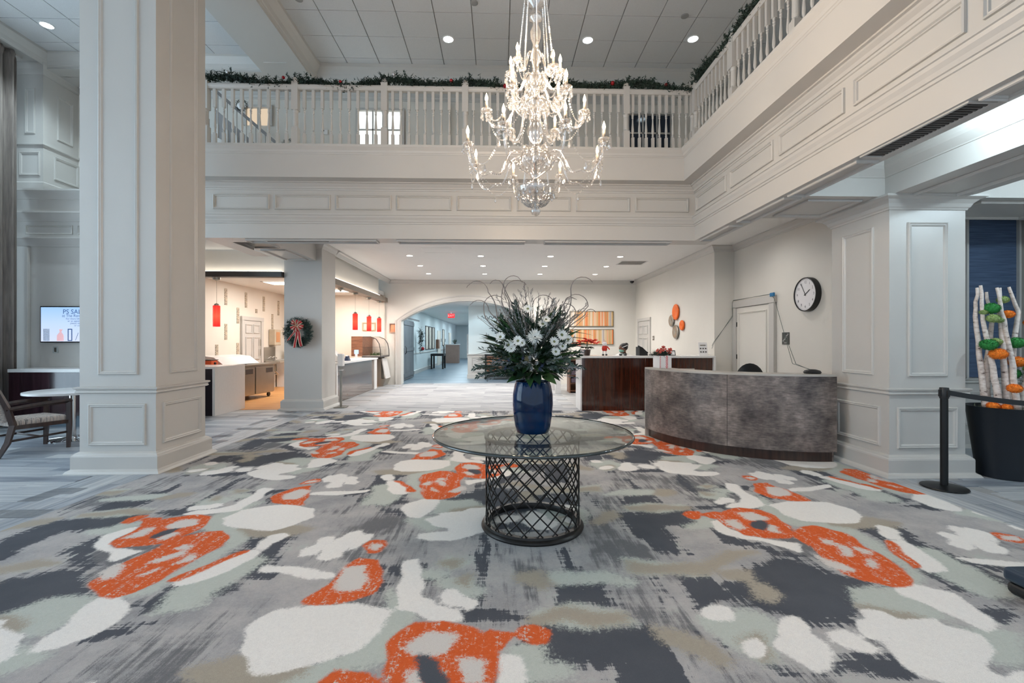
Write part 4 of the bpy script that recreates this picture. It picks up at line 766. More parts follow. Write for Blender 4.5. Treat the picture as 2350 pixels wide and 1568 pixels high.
# ------------------------------------------------------------------ text helper
def text(body, size, mat, parent, o, U, V, nm='lettering', align='CENTER', off=.0008):
    cu_ = bpy.data.curves.new(nm, 'FONT'); cu_.body = body; cu_.size = size; cu_.align_x = align; cu_.align_y = 'CENTER'; cu_.resolution_u = 3
    tmp = bpy.data.objects.new(nm, cu_); me = bpy.data.meshes.new_from_object(tmp); bpy.data.objects.remove(tmp)
    U = Vector(U); V = Vector(V); Nn = U.cross(V); M4 = Matrix.Identity(4)
    for i in range(3): M4[i][0], M4[i][1], M4[i][2], M4[i][3] = U[i], V[i], Nn[i], o[i]+Nn[i]*off
    me.transform(M4); return obj(nm, me, mat, parent)
XU, XV = (1,0,0), (0,0,1)              # plane facing the camera
RU = (0,-1,0)                          # plane of the right-hand walls (faces -X)
LU = (0,1,0)                           # plane of the left-hand walls (faces +X)
ink = plain('dark_ink', (40, 42, 46), .6)
# ------------------------------------------------------------------ curved desk
def circ(a, b, c):
    ax, ay = a; bx, by = b; cx, cy = c; d = 2*(ax*(by-cy)+bx*(cy-ay)+cx*(ay-by))
    ux = ((ax*ax+ay*ay)*(by-cy)+(bx*bx+by*by)*(cy-ay)+(cx*cx+cy*cy)*(ay-by))/d; uy = ((ax*ax+ay*ay)*(cx-bx)+(bx*bx+by*by)*(ax-cx)+(cx*cx+cy*cy)*(bx-ax))/d
    return ux, uy, math.hypot(ax-ux, ay-uy)
DX, DY, DR = circ((2.27, 7.05), (2.97, 5.74), (4.08, 5.40))
a0 = math.atan2(7.05-DY, 2.27-DX) % (2*PI); a1 = math.atan2(5.40-DY, 4.08-DX) % (2*PI); am = math.atan2(5.78-DY, 2.925-DX) % (2*PI)
def arc(mb, r0, r1, z0, z1, b0, b1, n=28):
    vs = []; fs = []
    for k in range(n+1):
        a = b0+(b1-b0)*k/n; c_, s_ = math.cos(a), math.sin(a); vs += [(r0*c_, r0*s_, z0), (r1*c_, r1*s_, z0), (r1*c_, r1*s_, z1), (r0*c_, r0*s_, z1)]
    for k in range(n):
        for j in range(4): fs.append((k*4+j, k*4+(j+1)%4, (k+1)*4+(j+1)%4, (k+1)*4+j))
    fs += [(3,2,1,0), (n*4, n*4+1, n*4+2, n*4+3)]; return mb.add(vs, fs)
mott = nt('mottled_bronze_laminate'); m_, t_, b_ = mott; tc_ = N(t_, 'ShaderNodeTexCoord')
n1 = N(t_, 'ShaderNodeTexNoise', i_Scale=2.6, i_Detail=6.0, i_Roughness=.65); t_.links.new(tc_.outputs['Object'], n1.inputs['Vector'])
mp_ = N(t_, 'ShaderNodeMapping'); mp_.inputs['Scale'].default_value = (14, 14, 60); t_.links.new(tc_.outputs['Object'], mp_.inputs[0]); n2 = N(t_, 'ShaderNodeTexNoise', i_Scale=1.0, i_Detail=4.0); t_.links.new(mp_.outputs[0], n2.inputs['Vector'])
t_.links.new(ramp(t_, mth(t_, 'ADD', mth(t_, 'MULTIPLY', n1.outputs[0], .75), mth(t_, 'MULTIPLY', n2.outputs[0], .25)), [(.38, lin((68, 61, 60))), (.47, lin((98, 89, 85))), (.55, lin((124, 113, 107))), (.66, lin((164, 150, 142)))]), b_.inputs['Base Color']); b_.inputs['Roughness'].default_value = .35; b_.inputs['Metallic'].default_value = .25
CD = thing('reception_desk', 'curved mottled grey-brown reception desk beside the right column', 'desk', (DX, DY, .009))
obj('front_panel', arc(MB(), DR-.035, DR, .13, 1.045, a0, am-.0016), m_, CD, smooth=True); obj('front_panel', arc(MB(), DR-.035, DR, .13, 1.045, am+.0016, a1), m_, CD, smooth=True)
obj('toe_kick', arc(MB(), DR-.09, DR-.055, 0, .13, a0+.01, a1-.01), M['darkwood'], CD, smooth=True)
gq = plain('pale_counter', (176, 170, 162), .3)
obj('transaction_top', arc(MB(), DR-.32, DR+.005, 1.045, 1.07, a0, a1), gq, CD, smooth=True)
obj('work_top', arc(MB(), DR-.85, DR-.035, .73, .755, a0, a1), gq, CD)
e0 = MB().box(DR-.80, DR-.002, -.02, 0, 0, 1.045); e0.xf(Matrix.Rotation(a0, 4, 'Z')); obj('end_panel', e0, gq, CD)
e0 = MB().box(DR-.80, DR-.05, 0, .02, 0, .73); e0.xf(Matrix.Rotation(a1-.012, 4, 'Z')); obj('end_panel', e0, m_, CD)
DZ = 1.0795
# office chair (one behind the desk, one under the receptionist)
def office_chair(label, x, y, rz, z=.001):
    t = thing('office_chair', label, 'chair', (x, y, z), rz)
    obj('backrest', MB().ball((0,0,0), 1, 20, 12, (.25,.045,.30)), M['black'], t, smooth='full', loc=(0,.26,.83)); obj('seat', MB().ball((0,0,0), 1, 20, 10, (.26,.25,.05)), M['black'], t, smooth='full', loc=(0,0,.47))
    obj('back_bar', MB().tube([(0,.2,.45),(0,.31,.55),(0,.31,.8)], .02, 6), M['blackm'], t); obj('post', MB().tube([(0,0,.08),(0,0,.45)], .025, 8), M['blackm'], t)
    for k in range(5):
        a = 2*PI*k/5; l = obj('leg', MB().tube([(0,0,.1),(.28*math.cos(a),.28*math.sin(a),.065)], .018, 6), M['blackm'], t); obj('caster', MB().ball((.28*math.cos(a),.28*math.sin(a),.028), .028, 8, 6), M['black'], l)
    return t
office_chair('black office chair whose rounded back shows above the curved desk', 4.02, 6.95, R(0))
# things on the curved desk
gift = thing('gift_box', 'white gift box planter with gingham ribbon on the curved desk', 'gift box', (2.47, 6.86, DZ), R(8))
wp = plain('gift_paper', (228, 226, 226), .4, var=.02); obj('box', MB().box(-.1,.1,-.1,.1,0,.185), wp, gift, bevel=.004)
gm_, gt, gb = nt('gingham'); ck = N(gt, 'ShaderNodeTexChecker', i_Scale=70.0); tcg = N(gt, 'ShaderNodeTexCoord'); gt.links.new(tcg.outputs['Object'], ck.inputs['Vector']); ck.inputs[1].default_value = (*lin((190, 40, 50)), 1); ck.inputs[2].default_value = (*lin((235, 215, 215)), 1); gt.links.new(ck.outputs[0], gb.inputs['Base Color'])
for x in (-.088, .005): obj('ribbon', MB().box(x, x+(.012 if x < 0 else .035), -.102, .102, .0, .187), gm_, gift)
mb = MB()
for k in range(60): needles(mb, (random.uniform(-.12,.12), random.uniform(-.1,.1), .19+random.uniform(0,.04)), 7, .01, .04, .09, .6, .004)
obj('greenery', mb, pine, gift, norm=False, kind='stuff')
bowm = plain('red_white_ribbon', (204, 88, 74), .4, var=.4, scale=60)
def bow(parent, mat, c, r, n=7, w=.02, nm='bow_loop', edge=None):
    for k in range(n):
        a = 2*PI*k/n+random.uniform(-.22,.22); rr_ = random.uniform(.8,1.08); D_ = rr_* Vector((math.cos(a), 0, math.sin(a))); T_ = Vector((-math.sin(a), 0, math.cos(a))); vs = []
        for d_, y_, q_ in ((.1, 0, .25), (.55, -.42, .8), (.95, -.38, 1.1), (1.0, -.2, 1.1), (.6, -.05, .7), (.1, 0, .25)):
            p = Vector(c)+D_*r*d_+Vector((0, y_*r, 0)); vs += [p-T_*w*q_*.5, p+T_*w*q_*.5]
        lp = obj(nm, MB().add(vs, [(i*2,i*2+1,i*2+3,i*2+2) for i in range(5)]), mat, parent, norm=False)
        if edge:
            ed = MB()
            for s_ in (0, 1): ed.tube([vs[i*2+s_]+Vector((0, -.004, 0)) for i in range(6)], r*.03, 4)
            obj('ribbon_edge', ed, edge, lp, norm=False)
for c in ((-.08,-.04,.25), (.0,-.02,.29), (.09,-.04,.26)): bow(gift, bowm, c, .05, 6, .03)
tag(obj('desk_puck', MB().lathe([(.09,0),(.1,.012),(.085,.035),(.04,.05),(.01,.052)], 20), M['black'], smooth=True, loc=(3.93, 5.62, DZ)), 'dark rounded conference puck with cables on the curved desk', 'speaker')
# ------------------------------------------------------------------ back reception counter
BC = thing('reception_counter', 'long glossy mahogany front desk with white top at the back', 'counter', (1.74, 9.6, .01))
for a, b in ((0, 1.36), (1.365, 2.80)): obj('front_panel', MB().box(a, b, .0, .03, 0, 1.12), M['wood'], BC)
obj('counter_top', MB().box(-.03, 2.85, -.05, .62, 1.12, 1.165), M['quartz'], BC, bevel=.003)
obj('waterfall_end', MB().box(2.805, 2.85, -.05, .62, 0, 1.12), M['quartz'], BC); obj('side_panel', MB().box(-.03, 0, 0, .6, 0, 1.12), M['quartz'], BC)
obj('work_surface', MB().box(0, 2.80, .5, 1.0, .72, .75), M['darkwood'], BC)
CT = 1.176
lg = thing('side_counter', 'narrow white-legged side counter behind the flowers', 'counter', (1.56, 12.75, 0)); obj('leg', MB().box(0,.16,0,.1,.006,.95), M['quartz'], lg); obj('leg', MB().box(0,.16,1.0,1.1,.006,.95), M['quartz'], lg); obj('top', MB().box(-.04,.3,-.03,1.14,.95,.99), M['quartz'], lg)
du = thing('drawer_unit', 'low brown wooden shelf unit beside the front desk', 'shelf unit', (2.0, 13.0, .001))
obj('carcass', MB().box(0,.03,0,.5,0,.95).box(.87,.9,0,.5,0,.95).box(.03,.87,.46,.5,0,.95).box(0,.9,0,.5,.93,.96), M['brownwood'], du)
for z in (.04, .26, .48, .70): obj('shelf', MB().box(.03,.87,.02,.46,z,z+.03), M['brownwood'], du)
for z in (.30, .52): obj('drawer', MB().box(.05,.85,.0,.4,z,z+.12), plain('plum_box', (92, 78, 92), .6), du)
# poinsettia, santa, stands, phone, dispenser on the counter
pn = thing('poinsettia', 'red poinsettia in a pot at the left end of the front desk', 'plant', (1.90, 9.86, CT))
obj('pot', MB().lathe([(.06,0),(.08,.12),(.085,.13),(.075,.13)], 16), M['darkwood'], pn, smooth=True)
redl = leaf_mesh(.12, .055, .2, plain('poinsettia_red', (232, 66, 40), .6, var=.15, scale=20), 'bract'); grl = leaf_mesh(.12, .06, .35, leafd, 'leaf')
for hx, hy, hz in ((0,0,.34),(-.14,-.05,.30),(.13,-.06,.31),(-.04,-.13,.29),(.05,.12,.31),(-.24,-.1,.24),(.2,.05,.27)):
    for k in range(11):
        a = 2*PI*k/11+random.uniform(-.2,.2); place('bract', redl, (hx+.01*math.cos(a), hy+.01*math.sin(a), hz), (math.cos(a), math.sin(a), random.uniform(-.25,.75)), pn, random.uniform(.75,1.1), random.uniform(-.5,.5))
for k in range(16):
    a = 2*PI*k/16; place('leaf', grl, (.05*math.cos(a), .05*math.sin(a), .18), (math.cos(a), math.sin(a), random.uniform(-.1,.3)), pn, 1, 0)
obj('stem', MB().tube([(0,0,.1),(0,0,.3)], .012, 6), leafm, pn)
sn = thing('holiday_figurine', 'small white-headed festive figurine in a red vest on the front desk', 'figurine', (2.26, 9.76, CT)); red = plain('red_felt', (190, 48, 34), .8)
for s in (-1,1): obj('boot', MB().ball((s*.035,-.01,.018), .026, 10, 6, (1,1.5,.7)), M['black'], sn, smooth='full'); obj('leg', MB().tube([(s*.035,0,.02),(s*.03,0,.12)], .014, 8), wp, sn)
obj('body', MB().lathe([(.045,.10),(.06,.14),(.055,.19),(.03,.22)], 14), red, sn, smooth=True); obj('beard', MB().ball((0,-.012,.25), .05, 12, 8, (1.05,.8,1)), wp, sn, smooth='full'); obj('hat', MB().lathe([(.04,.275),(.03,.30),(.008,.345)], 12), plain('hat_cream', (222, 190, 180), .8), sn, smooth=True); obj('arm', MB().tube([(.05,0,.2),(.09,-.02,.15),(.1,-.03,.13)], .013, 6), red, sn)
def card(label, x, y, w, h, tilt, mat, marks=None, fr=None):
    t = thing('sign_holder', label, 'sign holder', (x, y, CT)); c_, s_ = math.cos(R(tilt)), math.sin(R(tilt))
    U = (1,0,0); V = (0, s_, c_); obj('card', MB().add([Vector((-w/2,0,0)), Vector((w/2,0,0)), Vector((w/2, s_*h, c_*h)), Vector((-w/2, s_*h, c_*h)), Vector((-w/2,.004,-.0)), Vector((w/2,.004,0)), Vector((w/2, s_*h+.004, c_*h)), Vector((-w/2, s_*h+.004, c_*h))], [(0,1,2,3),(7,6,5,4),(0,4,5,1),(2,6,7,3),(1,5,6,2),(3,7,4,0)]), mat, t)
    obj('foot', MB().box(-w/2, w/2, 0, s_*h+.04, 0, .004), mat, t)
    if fr: obj('frame', MB().frame((-w/2, -.001, 0), U, V, w, h, [(0,0),(0,.006),(.012,.006),(.012,0)]), fr, t)
    return t, U, V, s_, c_
t, U, V, s_, c_ = card('tilted printed stand with two rows of round symbols on the front desk by the wall', 4.42, 9.75, .19, .29, 12, wp)
for r in range(2):
    for k in range(3): obj('symbol', MB().lathe([(.016,0),(.016,.001)], 12), M['charcoal'], t, loc=(-.055+.055*k, -.004+s_*(.08+.075*r), c_*(.08+.075*r)), rot=(R(90)-R(12),0,0))
obj('heading', MB().box(-.06,.06,-.003+s_*.22,.0+s_*.22,c_*.215,c_*.235), M['nickel'], t)
card('small black-framed card standing beside the poinsettia', 1.86, 10.12, .16, .13, 20, wp, fr=M['blackm']); card('small clear card holder standing right of the gift box on the front desk', 3.74, 9.78, .16, .12, 25, wp, fr=M['blackm'])
tag(obj('payment_tray', MB().box(-.14,.14,-.08,.08,0,.03), M['charcoal'], loc=(3.42, 9.85, CT), bevel=.006), 'flat dark tray on the front desk behind the gift box', 'tray')
ph = thing('desk_phone', 'black desk phone propped on the front desk near the receptionist', 'telephone', (3.10, 9.85, CT), R(10))
obj('body', MB().prism([(-.1,0),(.1,0),(.1,.02),(-.06,.17),(-.1,.19)], 'y', -.09, .09), M['black'], ph, bevel=.006); obj('handset', MB().tube([(-.12,-.06,.2),(-.02,-.06,.16),(.06,-.06,.09),(.1,-.06,.05)], [.024,.014,.014,.024], 8), M['black'], ph, smooth='full'); obj('keypad', MB().box(-.03,.05,.0,.07,.06,.12), M['charcoal'], ph)
for k, (x, l) in enumerate(((2.62, 'left of the pair of small dark pens cups on the front desk'), (2.72, 'right of the pair of small dark pen cups on the front desk'))): tag(obj('pen_cup', MB().lathe([(.03,0),(.033,.03),(.02,.035)], 12), M['black'], loc=(x, 9.8, CT)), l.replace('pens', 'pen'), 'pen cup', 'small dark cups on the front desk')
# ------------------------------------------------------------------ receptionist
office_chair('black office chair the receptionist is sitting on', 2.98, 10.95, R(180), .001)
PE = thing('person', 'person in a white top and green face mask seated behind the front desk', 'person', (2.98, 10.95, .0))
def skin_body(verts, edges, root, mat, parent):
    me = bpy.data.meshes.new('body'); me.from_pydata([v[:3] for v in verts], edges, []); o = bpy.data.objects.new('body', me); COL.objects.link(o); o.parent = parent
    sk = o.modifiers.new('skin', 'SKIN'); sk.use_smooth_shade = True
    for i, v in enumerate(verts):
        d = me.skin_vertices[0].data[i]; d.radius = (v[3], v[4] if len(v) > 4 else v[3]); d.use_root = (i == root)
    s = o.modifiers.new('sub', 'SUBSURF'); s.levels = 2; s.render_levels = 2; me.materials.append(mat); return o
skinm = plain('brown_skin', (122, 82, 62), .5, var=.05); topm = plain('white_top', (214, 212, 210), .8)
vv = [(0,0,.60,.15,.12),(0,0,.78,.14,.11),(0,-.02,1.0,.17,.11),(0,-.03,1.13,.12,.09),(0,-.05,1.19,.048),(-.02,-.09,1.24,.07),(-.02,-.10,1.32,.085,.095),(-.02,-.10,1.40,.06),
      (.18,-.02,1.09,.06),(.24,-.08,.88,.045),(.16,-.30,.82,.036),(.12,-.38,.82,.03),(-.18,-.02,1.09,.06),(-.24,-.08,.88,.045),(-.16,-.30,.82,.036),(-.12,-.38,.82,.03),
      (.10,-.10,.57,.085),(.12,-.42,.55,.07),(.12,-.42,.1,.045),(.12,-.54,.05,.035),(-.10,-.10,.57,.085),(-.12,-.42,.55,.07),(-.12,-.42,.1,.045),(-.12,-.54,.05,.035)]
ee = [(0,1),(1,2),(2,3),(3,4),(4,5),(5,6),(6,7),(3,8),(8,9),(9,10),(10,11),(3,12),(12,13),(13,14),(14,15),(0,16),(16,17),(17,18),(18,19),(0,20),(20,21),(21,22),(22,23)]
skin_body(vv, ee, 0, skinm, PE)
obj('top', MB().lathe([(.16,.55),(.18,.7),(.19,.85),(.225,1.02),(.235,1.10),(.18,1.16),(.085,1.20),(.06,1.205)], 20, (0,-.02,0), 1, .68, cap=False), topm, PE, smooth='full')
for s in (-1,1): obj('sleeve', MB().tube([(s*.19,-.02,1.11),(s*.25,-.06,.94),(s*.22,-.17,.86)], [.075,.062,.055], 12), topm, PE, smooth='full')
hair = plain('dark_hair', (30, 26, 26), .5, var=.2, scale=40)
HX, HY, HZ = -.02, -.10, 1.325
FD = Vector((-.93, -.37, 0)); SD = Vector((-.37, .93, 0)); HC = Vector((HX, HY, HZ))      # face looks left and a little down
def hp(f, s, u): return tuple(HC+FD*f+SD*s+Vector((0, 0, u)))
obj('hair', MB().ball(hp(-.018, 0, .022), .102, 20, 14, (1,1,.95)), hair, PE, smooth='full'); obj('hair_bun', MB().ball(hp(-.085, -.01, .075), .05, 14, 10), hair, PE, smooth='full')
obj('headband', MB().lathe([(.104,-.009),(.106,0),(.104,.009)], 24, cap=False).xf(Matrix.Translation(hp(-.012, 0, .035)) @ Matrix.Rotation(R(-22), 4, 'Y')), wp, PE)
face = obj('face', MB().ball(hp(.022, 0, -.018), .082, 18, 14, (.98,.98,1.15)), skinm, PE, smooth='full')
for s in (-1, 1):
    obj('eye', MB().ball(hp(.093, s*.032, .008), .010, 8, 6, (1,1,.6)), M['black'], face, smooth='full'); obj('eyebrow', MB().tube([hp(.094, s*.018, .028), hp(.092, s*.035, .031), hp(.08, s*.05, .026)], .004, 5), hair, face)
    obj('ear', MB().ball(hp(-.005, s*.082, -.02), .022, 8, 6, (.7,.5,1.1)), skinm, face, smooth='full')
obj('nose', MB().ball(hp(.104, 0, -.022), .014, 8, 6, (1,1,1.4)), skinm, face, smooth='full'); obj('mouth', MB().ball(hp(.092, 0, -.062), .012, 8, 6, (1,1.4,.5)), skinm, face, smooth='full')
mk = obj('face_mask', MB().ball(hp(.036, 0, -.058), .07, 18, 12, (1.02,1.02,.80)), plain('mask_green', (150, 206, 190), .8), PE, smooth='full')
for s in (-1, 1): obj('mask_loop', MB().tube([hp(.04, s*.07, -.04), hp(.0, s*.088, -.01)], .003, 4), wp, mk)
for s in (-1, 1):
    hd = obj('hand', MB().ball((s*.11,-.42,.80), .04, 10, 8, (.8,1.1,.5)), skinm, PE, smooth='full')
    for k in range(5): obj('finger', MB().tube([(s*(.085+.014*k), -.45, .80), (s*(.085+.014*k), -.49+.006*abs(k-2), .795), (s*(.085+.014*k), -.515+.008*abs(k-2), .775)], .008, 6), skinm, hd)
# ------------------------------------------------------------------ wall art and fittings, right side
def canvas(label, x, z, w, h, seed):
    t = thing('painting', label, 'painting', (x, 15.798, z)); m, tt_, b = nt('striped_paint%d' % seed); tc = N(tt_, 'ShaderNodeTexCoord'); mp = N(tt_, 'ShaderNodeMapping'); mp.inputs['Scale'].default_value = (3.0, .0, .02); mp.inputs['Location'].default_value = (seed*3.7, 0, 0); tt_.links.new(tc.outputs['Object'], mp.inputs[0])
    n = N(tt_, 'ShaderNodeTexNoise', i_Scale=1.0, i_Detail=2.6, i_Roughness=.7); tt_.links.new(mp.outputs[0], n.inputs['Vector'])
    st = [(.26, (110, 96, 92)), (.34, (210, 140, 110)), (.39, (216, 186, 150)), (.43, (186, 150, 100)), (.47, (222, 110, 46)), (.50, (206, 186, 156)), (.54, (186, 146, 84)), (.58, (222, 214, 204)), (.64, (160, 150, 146)), (.70, (214, 176, 116))]
    tt_.links.new(ramp(tt_, n.outputs[0], [(p, lin(c)) for p, c in st]), b.inputs['Base Color']); b.inputs['Roughness'].default_value = .6
    obj('canvas', MB().box(-w/2, w/2, -.035, 0, 0, h), m, t); obj('frame', MB().frame((-w/2-.015, 0, -.015), XU, XV, w+.03, h+.03, [(0,0),(0,.045),(.014,.045),(.014,.03)]), plain('brass_frame', (110, 100, 74), .4, metal=.5), t)
canvas('upper striped orange and tan abstract painting on the back wall', 3.20, 2.02, 1.50, .50, 1); canvas('lower striped tan and brown abstract painting on the back wall', 3.20, 1.39, 1.50, .50, 2)
orl = plain('orange_lacquer', (236, 104, 22), .25, var=.04); sil = plain('silver_leaf', (168, 162, 152), .25, metal=.8, var=.1, scale=15)
for y, z, r, m, l in ((12.08, 2.27, .215, orl, 'largest orange round wall disc on the hall wall'), (12.38, 2.05, .165, sil, 'smaller silver round wall disc, left of the cluster'), (11.66, 1.90, .135, orl, 'small orange round wall disc, right of the cluster'), (12.08, 1.735, .19, sil, 'larger silver round wall disc at the bottom of the cluster')):
    t = thing('wall_disc', l, 'wall decor', (4.75, y, z), 0, 'cluster of round wall discs'); Mx = Matrix.Rotation(R(-90), 4, 'Y')
    obj('disc', MB().lathe([(.001,.035),(r*.6,.05),(r*.86,.062),(r*.97,.05),(r,.035),(r*.96,.02),(r*.3,.015)], 40, cap=False).xf(Mx), m, t, smooth='full'); obj('mount', MB().lathe([(r*.3,0),(r*.3,.02)], 16).xf(Mx), M['charcoal'], t)
CK = thing('wall_clock', 'round black-rimmed wall clock with white dial above the curved desk', 'clock', (5.2, 7.50, 2.27)); Mx = Matrix.Rotation(R(-90), 4, 'Y')
obj('rim', MB().lathe([(.285,0),(.288,.06),(.283,.09),(.27,.092),(.268,.075)], 56, cap=False).xf(Mx), M['black'], CK, smooth=True); obj('dial', MB().lathe([(.27,.0),(.27,.074)], 56).xf(Mx), plain('dial_white', (226, 224, 226), .4, var=.01), CK)
for k in range(12):
    a = R(30*(k+1)); text(str(k+1), .062, ink, CK, (-.0745, -.205*math.sin(a), .205*math.cos(a)), RU, XV, 'numeral')
tk = MB()
for k in range(60):
    a = R(6*k); tk.box(-.0752,-.0745,-.0012,.0012,.245,.258 if k % 5 else .262); M4 = Matrix.Rotation(a, 4, 'X'); tk.v[-8:] = [tuple(M4 @ Vector(p)) for p in tk.v[-8:]]
obj('minute_marks', tk, ink, CK, kind='stuff')
for nm, ang, L, w in (('hour_hand', 58, .135, .006), ('minute_hand', -30, .215, .005)): obj(nm, MB().box(-.08,-.078,-w,w,-.03,L), ink, CK, rot=(R(ang), 0, 0))
SG = thing('stair_sign', 'dark square stairs sign under the clock cable', 'sign', (5.2, 8.13, 1.535)); obj('plate', MB().box(-.012,0,-.1,.1,-.11,.11), plain('sign_green_grey', (66, 68, 64), .5), SG)
sp = [(-.075,-.045),(-.045,-.045),(-.045,-.015),(-.01,-.015),(-.01,.02),(.025,.02),(.025,.055),(.06,.055),(.06,.08),(.085,.08)]; zz = MB()
for (u, v), (u2, v2) in zip(sp, sp[1:]): zz.box(-.0135,-.012, -max(u,u2)-.005, -min(u,u2)+.005, min(v,v2)-.005, max(v,v2)+.005)
obj('stair_symbol', zz, M['quartz'], SG); text('STAIRS', .032, M['quartz'], SG, (-.012, 0, -.08), RU, XV)
# clock wall door with cables
d1 = struct('door_1', MB().box(5.165, 5.2, 8.58, 9.78, .0, 2.2), M['wall']); obj('door_casing', MB().box(5.14,5.2,8.41,8.57,0,2.21).box(5.14,5.2,9.79,9.94,0,2.21).box(5.138,5.2,8.40,9.945,2.212,2.36), M['white'], d1, bevel=.008)
for z in (.3, 1.15, 1.85): obj('hinge', MB().box(5.155,5.166,9.765,9.79,z-.05,z+.05), M['bronze'], d1)
obj('door_stile', MB().frame((5.165, 9.70, .15), RU, XV, 1.04, 1.95, PS), M['wall'], d1)
d2 = struct('door_2', MB().box(4.72, 4.75, 14.27, 15.38, 0, 2.14), M['white']); obj('door_casing', MB().box(4.71,4.75,14.17,14.26,0,2.15).box(4.71,4.75,15.39,15.48,0,2.15).box(4.708,4.75,14.16,15.49,2.152,2.25), M['white'], d2)
for y0 in (15.28, 14.78):
    for z0, h in ((1.72,.28), (.98,.62), (.25,.6)): obj('door_panel', MB().frame((4.72, y0, z0), RU, XV, .4, h, PS), M['white'], d2)
sw = thing('light_switch', 'grey wall switch plate beside the hall door', 'switch', (4.75, 13.93, 1.52)); obj('plate', MB().box(-.012,0,-.07,.07,0,.13), M['nickel'], sw, bevel=.003); obj('rocker', MB().box(-.018,-.012,-.02,.02,.04,.09), M['quartz'], sw)
sc_ = thing('security_camera', 'dark dome camera in the back ceiling corner', 'camera', (4.55, 15.55, 3.6)); obj('mount', MB().lathe([(.09,0),(.09,-.03),(.08,-.035)], 20), M['quartz'], sc_); obj('dome', MB().ball((0,0,-.05), .07, 16, 10), M['black'], sc_, smooth='full')
cb = plain('cable_green', (78, 90, 86), .6); CA = thing('taped_cable', 'loose grey-green cables taped over the door frame by the clock', 'cable', (5.13, 9.9, 1.1)); X_ = 0
for k, dz in ((0, 0), (1, .03)):
    obj('cable', MB().tube([(-.45,.02,.28-dz*2),(-.42,.01,.36-dz),(0,-.0,.92+dz),(.005,.02,1.2),(.005,-.02,1.275+dz*.3),(.0,-.7,1.28),(.0,-1.42,1.275+dz*.2),(.0,-1.54,1.17),(.02,-1.78,.55),(-.1,-2.3+dz*3,.0),(-1.1+dz,-4.2,-.01)], .0042, 5), cb, CA)
obj('tape', MB().box(-.012,.02,-1.52,-1.40,1.23,1.30), plain('blue_tape', (30, 110, 160), .6), CA, bevel=.005)
# ------------------------------------------------------------------ kitchen and cafe
KC = thing('service_counter', 'white waterfall counter with dark front at the kitchen opening', 'counter', (-5.62, 9.13, .007)); obj('waterfall_side', MB().box(-.05,0,0,1.06,0,.97), M['quartz'], KC); obj('counter_top', MB().box(-1.6,-.05,0,.9,.93,.97), M['quartz'], KC); obj('front_panel', MB().box(-1.6,-.055,.03,.06,0,.93), plain('near_black_panel', (34, 28, 36), .3), KC)
PR = thing('prep_table', 'stainless refrigerated prep table on casters in the kitchen', 'kitchen fridge', (-6.66, 11.4, .005), R(-6))
obj('cabinet', MB().box(-.4,.38,-1.3,1.2,.12,.86), M['steel'], PR); obj('worktop', MB().box(-.42,.45,-1.32,1.24,.86,.90), M['steel'], PR, bevel=.004); obj('lid', MB().prism([(-.25,.91),(.30,.92),(.05,1.10),(-.28,1.14)], 'y', -.6, .7), M['quartz'], PR)
for y0 in (-1.25, -.42, .40): 
    dr = obj('door', MB().box(.38,.415,y0,y0+.78,.14,.82), M['steel'], PR, bevel=.006); obj('handle', MB().box(.414,.42,y0+.42,y0+.70,.66,.78), M['charcoal'], dr)
for x, y in ((.3,-1.2),(.3,1.1),(-.3,-1.2),(-.3,1.1)): obj('caster', MB().lathe([(.055,-.02),(.06,0),(.055,.02)], 16).xf(Matrix.Translation((x,y,.06)) @ Matrix.Rotation(R(90),4,'Y')), M['black'], PR)
SK = thing('hand_sink', 'stainless wall hand sink with faucet taps in the kitchen corner', 'sink', (-7.28, 14.55, .55)); obj('backsplash', MB().box(0,.03,-.35,.35,.3,.75), M['steel'], SK); obj('bowl', MB().box(0,.5,-.35,.35,.26,.34), M['steel'], SK, bevel=.02); obj('pipe', MB().tube([(.2,0,.28),(.2,0,0),(.2,.2,-.1),(.05,.2,-.1)], .03, 8), M['chrome'], SK)
for s in (-1,1): obj('tap', MB().tube([(.03,s*.1,.4),(.12,s*.1,.45),(.2,s*.1,.4)], .015, 6), M['chrome'], SK)
PD = thing('towel_dispenser', 'clear-fronted paper dispenser on the kitchen wall above the sink', 'dispenser', (-7.29, 14.75, 1.36)); obj('body', MB().box(0,.2,-.2,.2,0,.5), plain('smoked_cream', (186, 172, 150), .2), PD, bevel=.02); obj('window', MB().box(.2,.205,-.12,.12,.1,.42), plain('orange_towels', (196, 140, 96), .4), PD)
tag(obj('urn', MB().lathe([(.13,0),(.14,.02),(.14,.42),(.1,.48),(.04,.5)], 18), M['steel'], smooth=True, loc=(-6.9, 15.35, .9)), 'tall stainless urn at the far end of the kitchen', 'urn')
tag(obj('kitchen_bench', MB().box(-.35,.5,-.35,.3,.0,.895), M['quartz'], loc=(-6.9, 15.35, .004)), 'pale kitchen bench under the stainless urn', 'bench')
OR = thing('orange_container', 'orange plastic container on the prep table near the tall column', 'container', (-6.65, 10.6, .91)); obj('box', MB().box(-.12,.12,-.12,.12,0,.14), plain('orange_plastic', (224, 92, 40), .4), OR, bevel=.015); obj('lid', MB().box(-.13,.13,-.13,.13,.14,.155), M['charcoal'], OR); obj('knob', MB().ball((.13,0,.07),.03,10,8), M['black'], OR)
kd = struct('door_4', MB().box(-7.29,-7.26,13.12,14.02,0,2.08), M['white']); obj('door_casing', MB().box(-7.29,-7.24,13.0,13.11,0,2.09).box(-7.29,-7.24,14.03,14.16,0,2.09).box(-7.29,-7.238,12.99,14.17,2.092,2.2), M['white'], kd)
for y0 in (13.19, 13.60):
    for z0, h in ((1.72,.26), (.95,.66), (.22,.62)): obj('door_panel', MB().frame((-7.26, y0, z0), LU, XV, .34, h, PS), M['white'], kd)
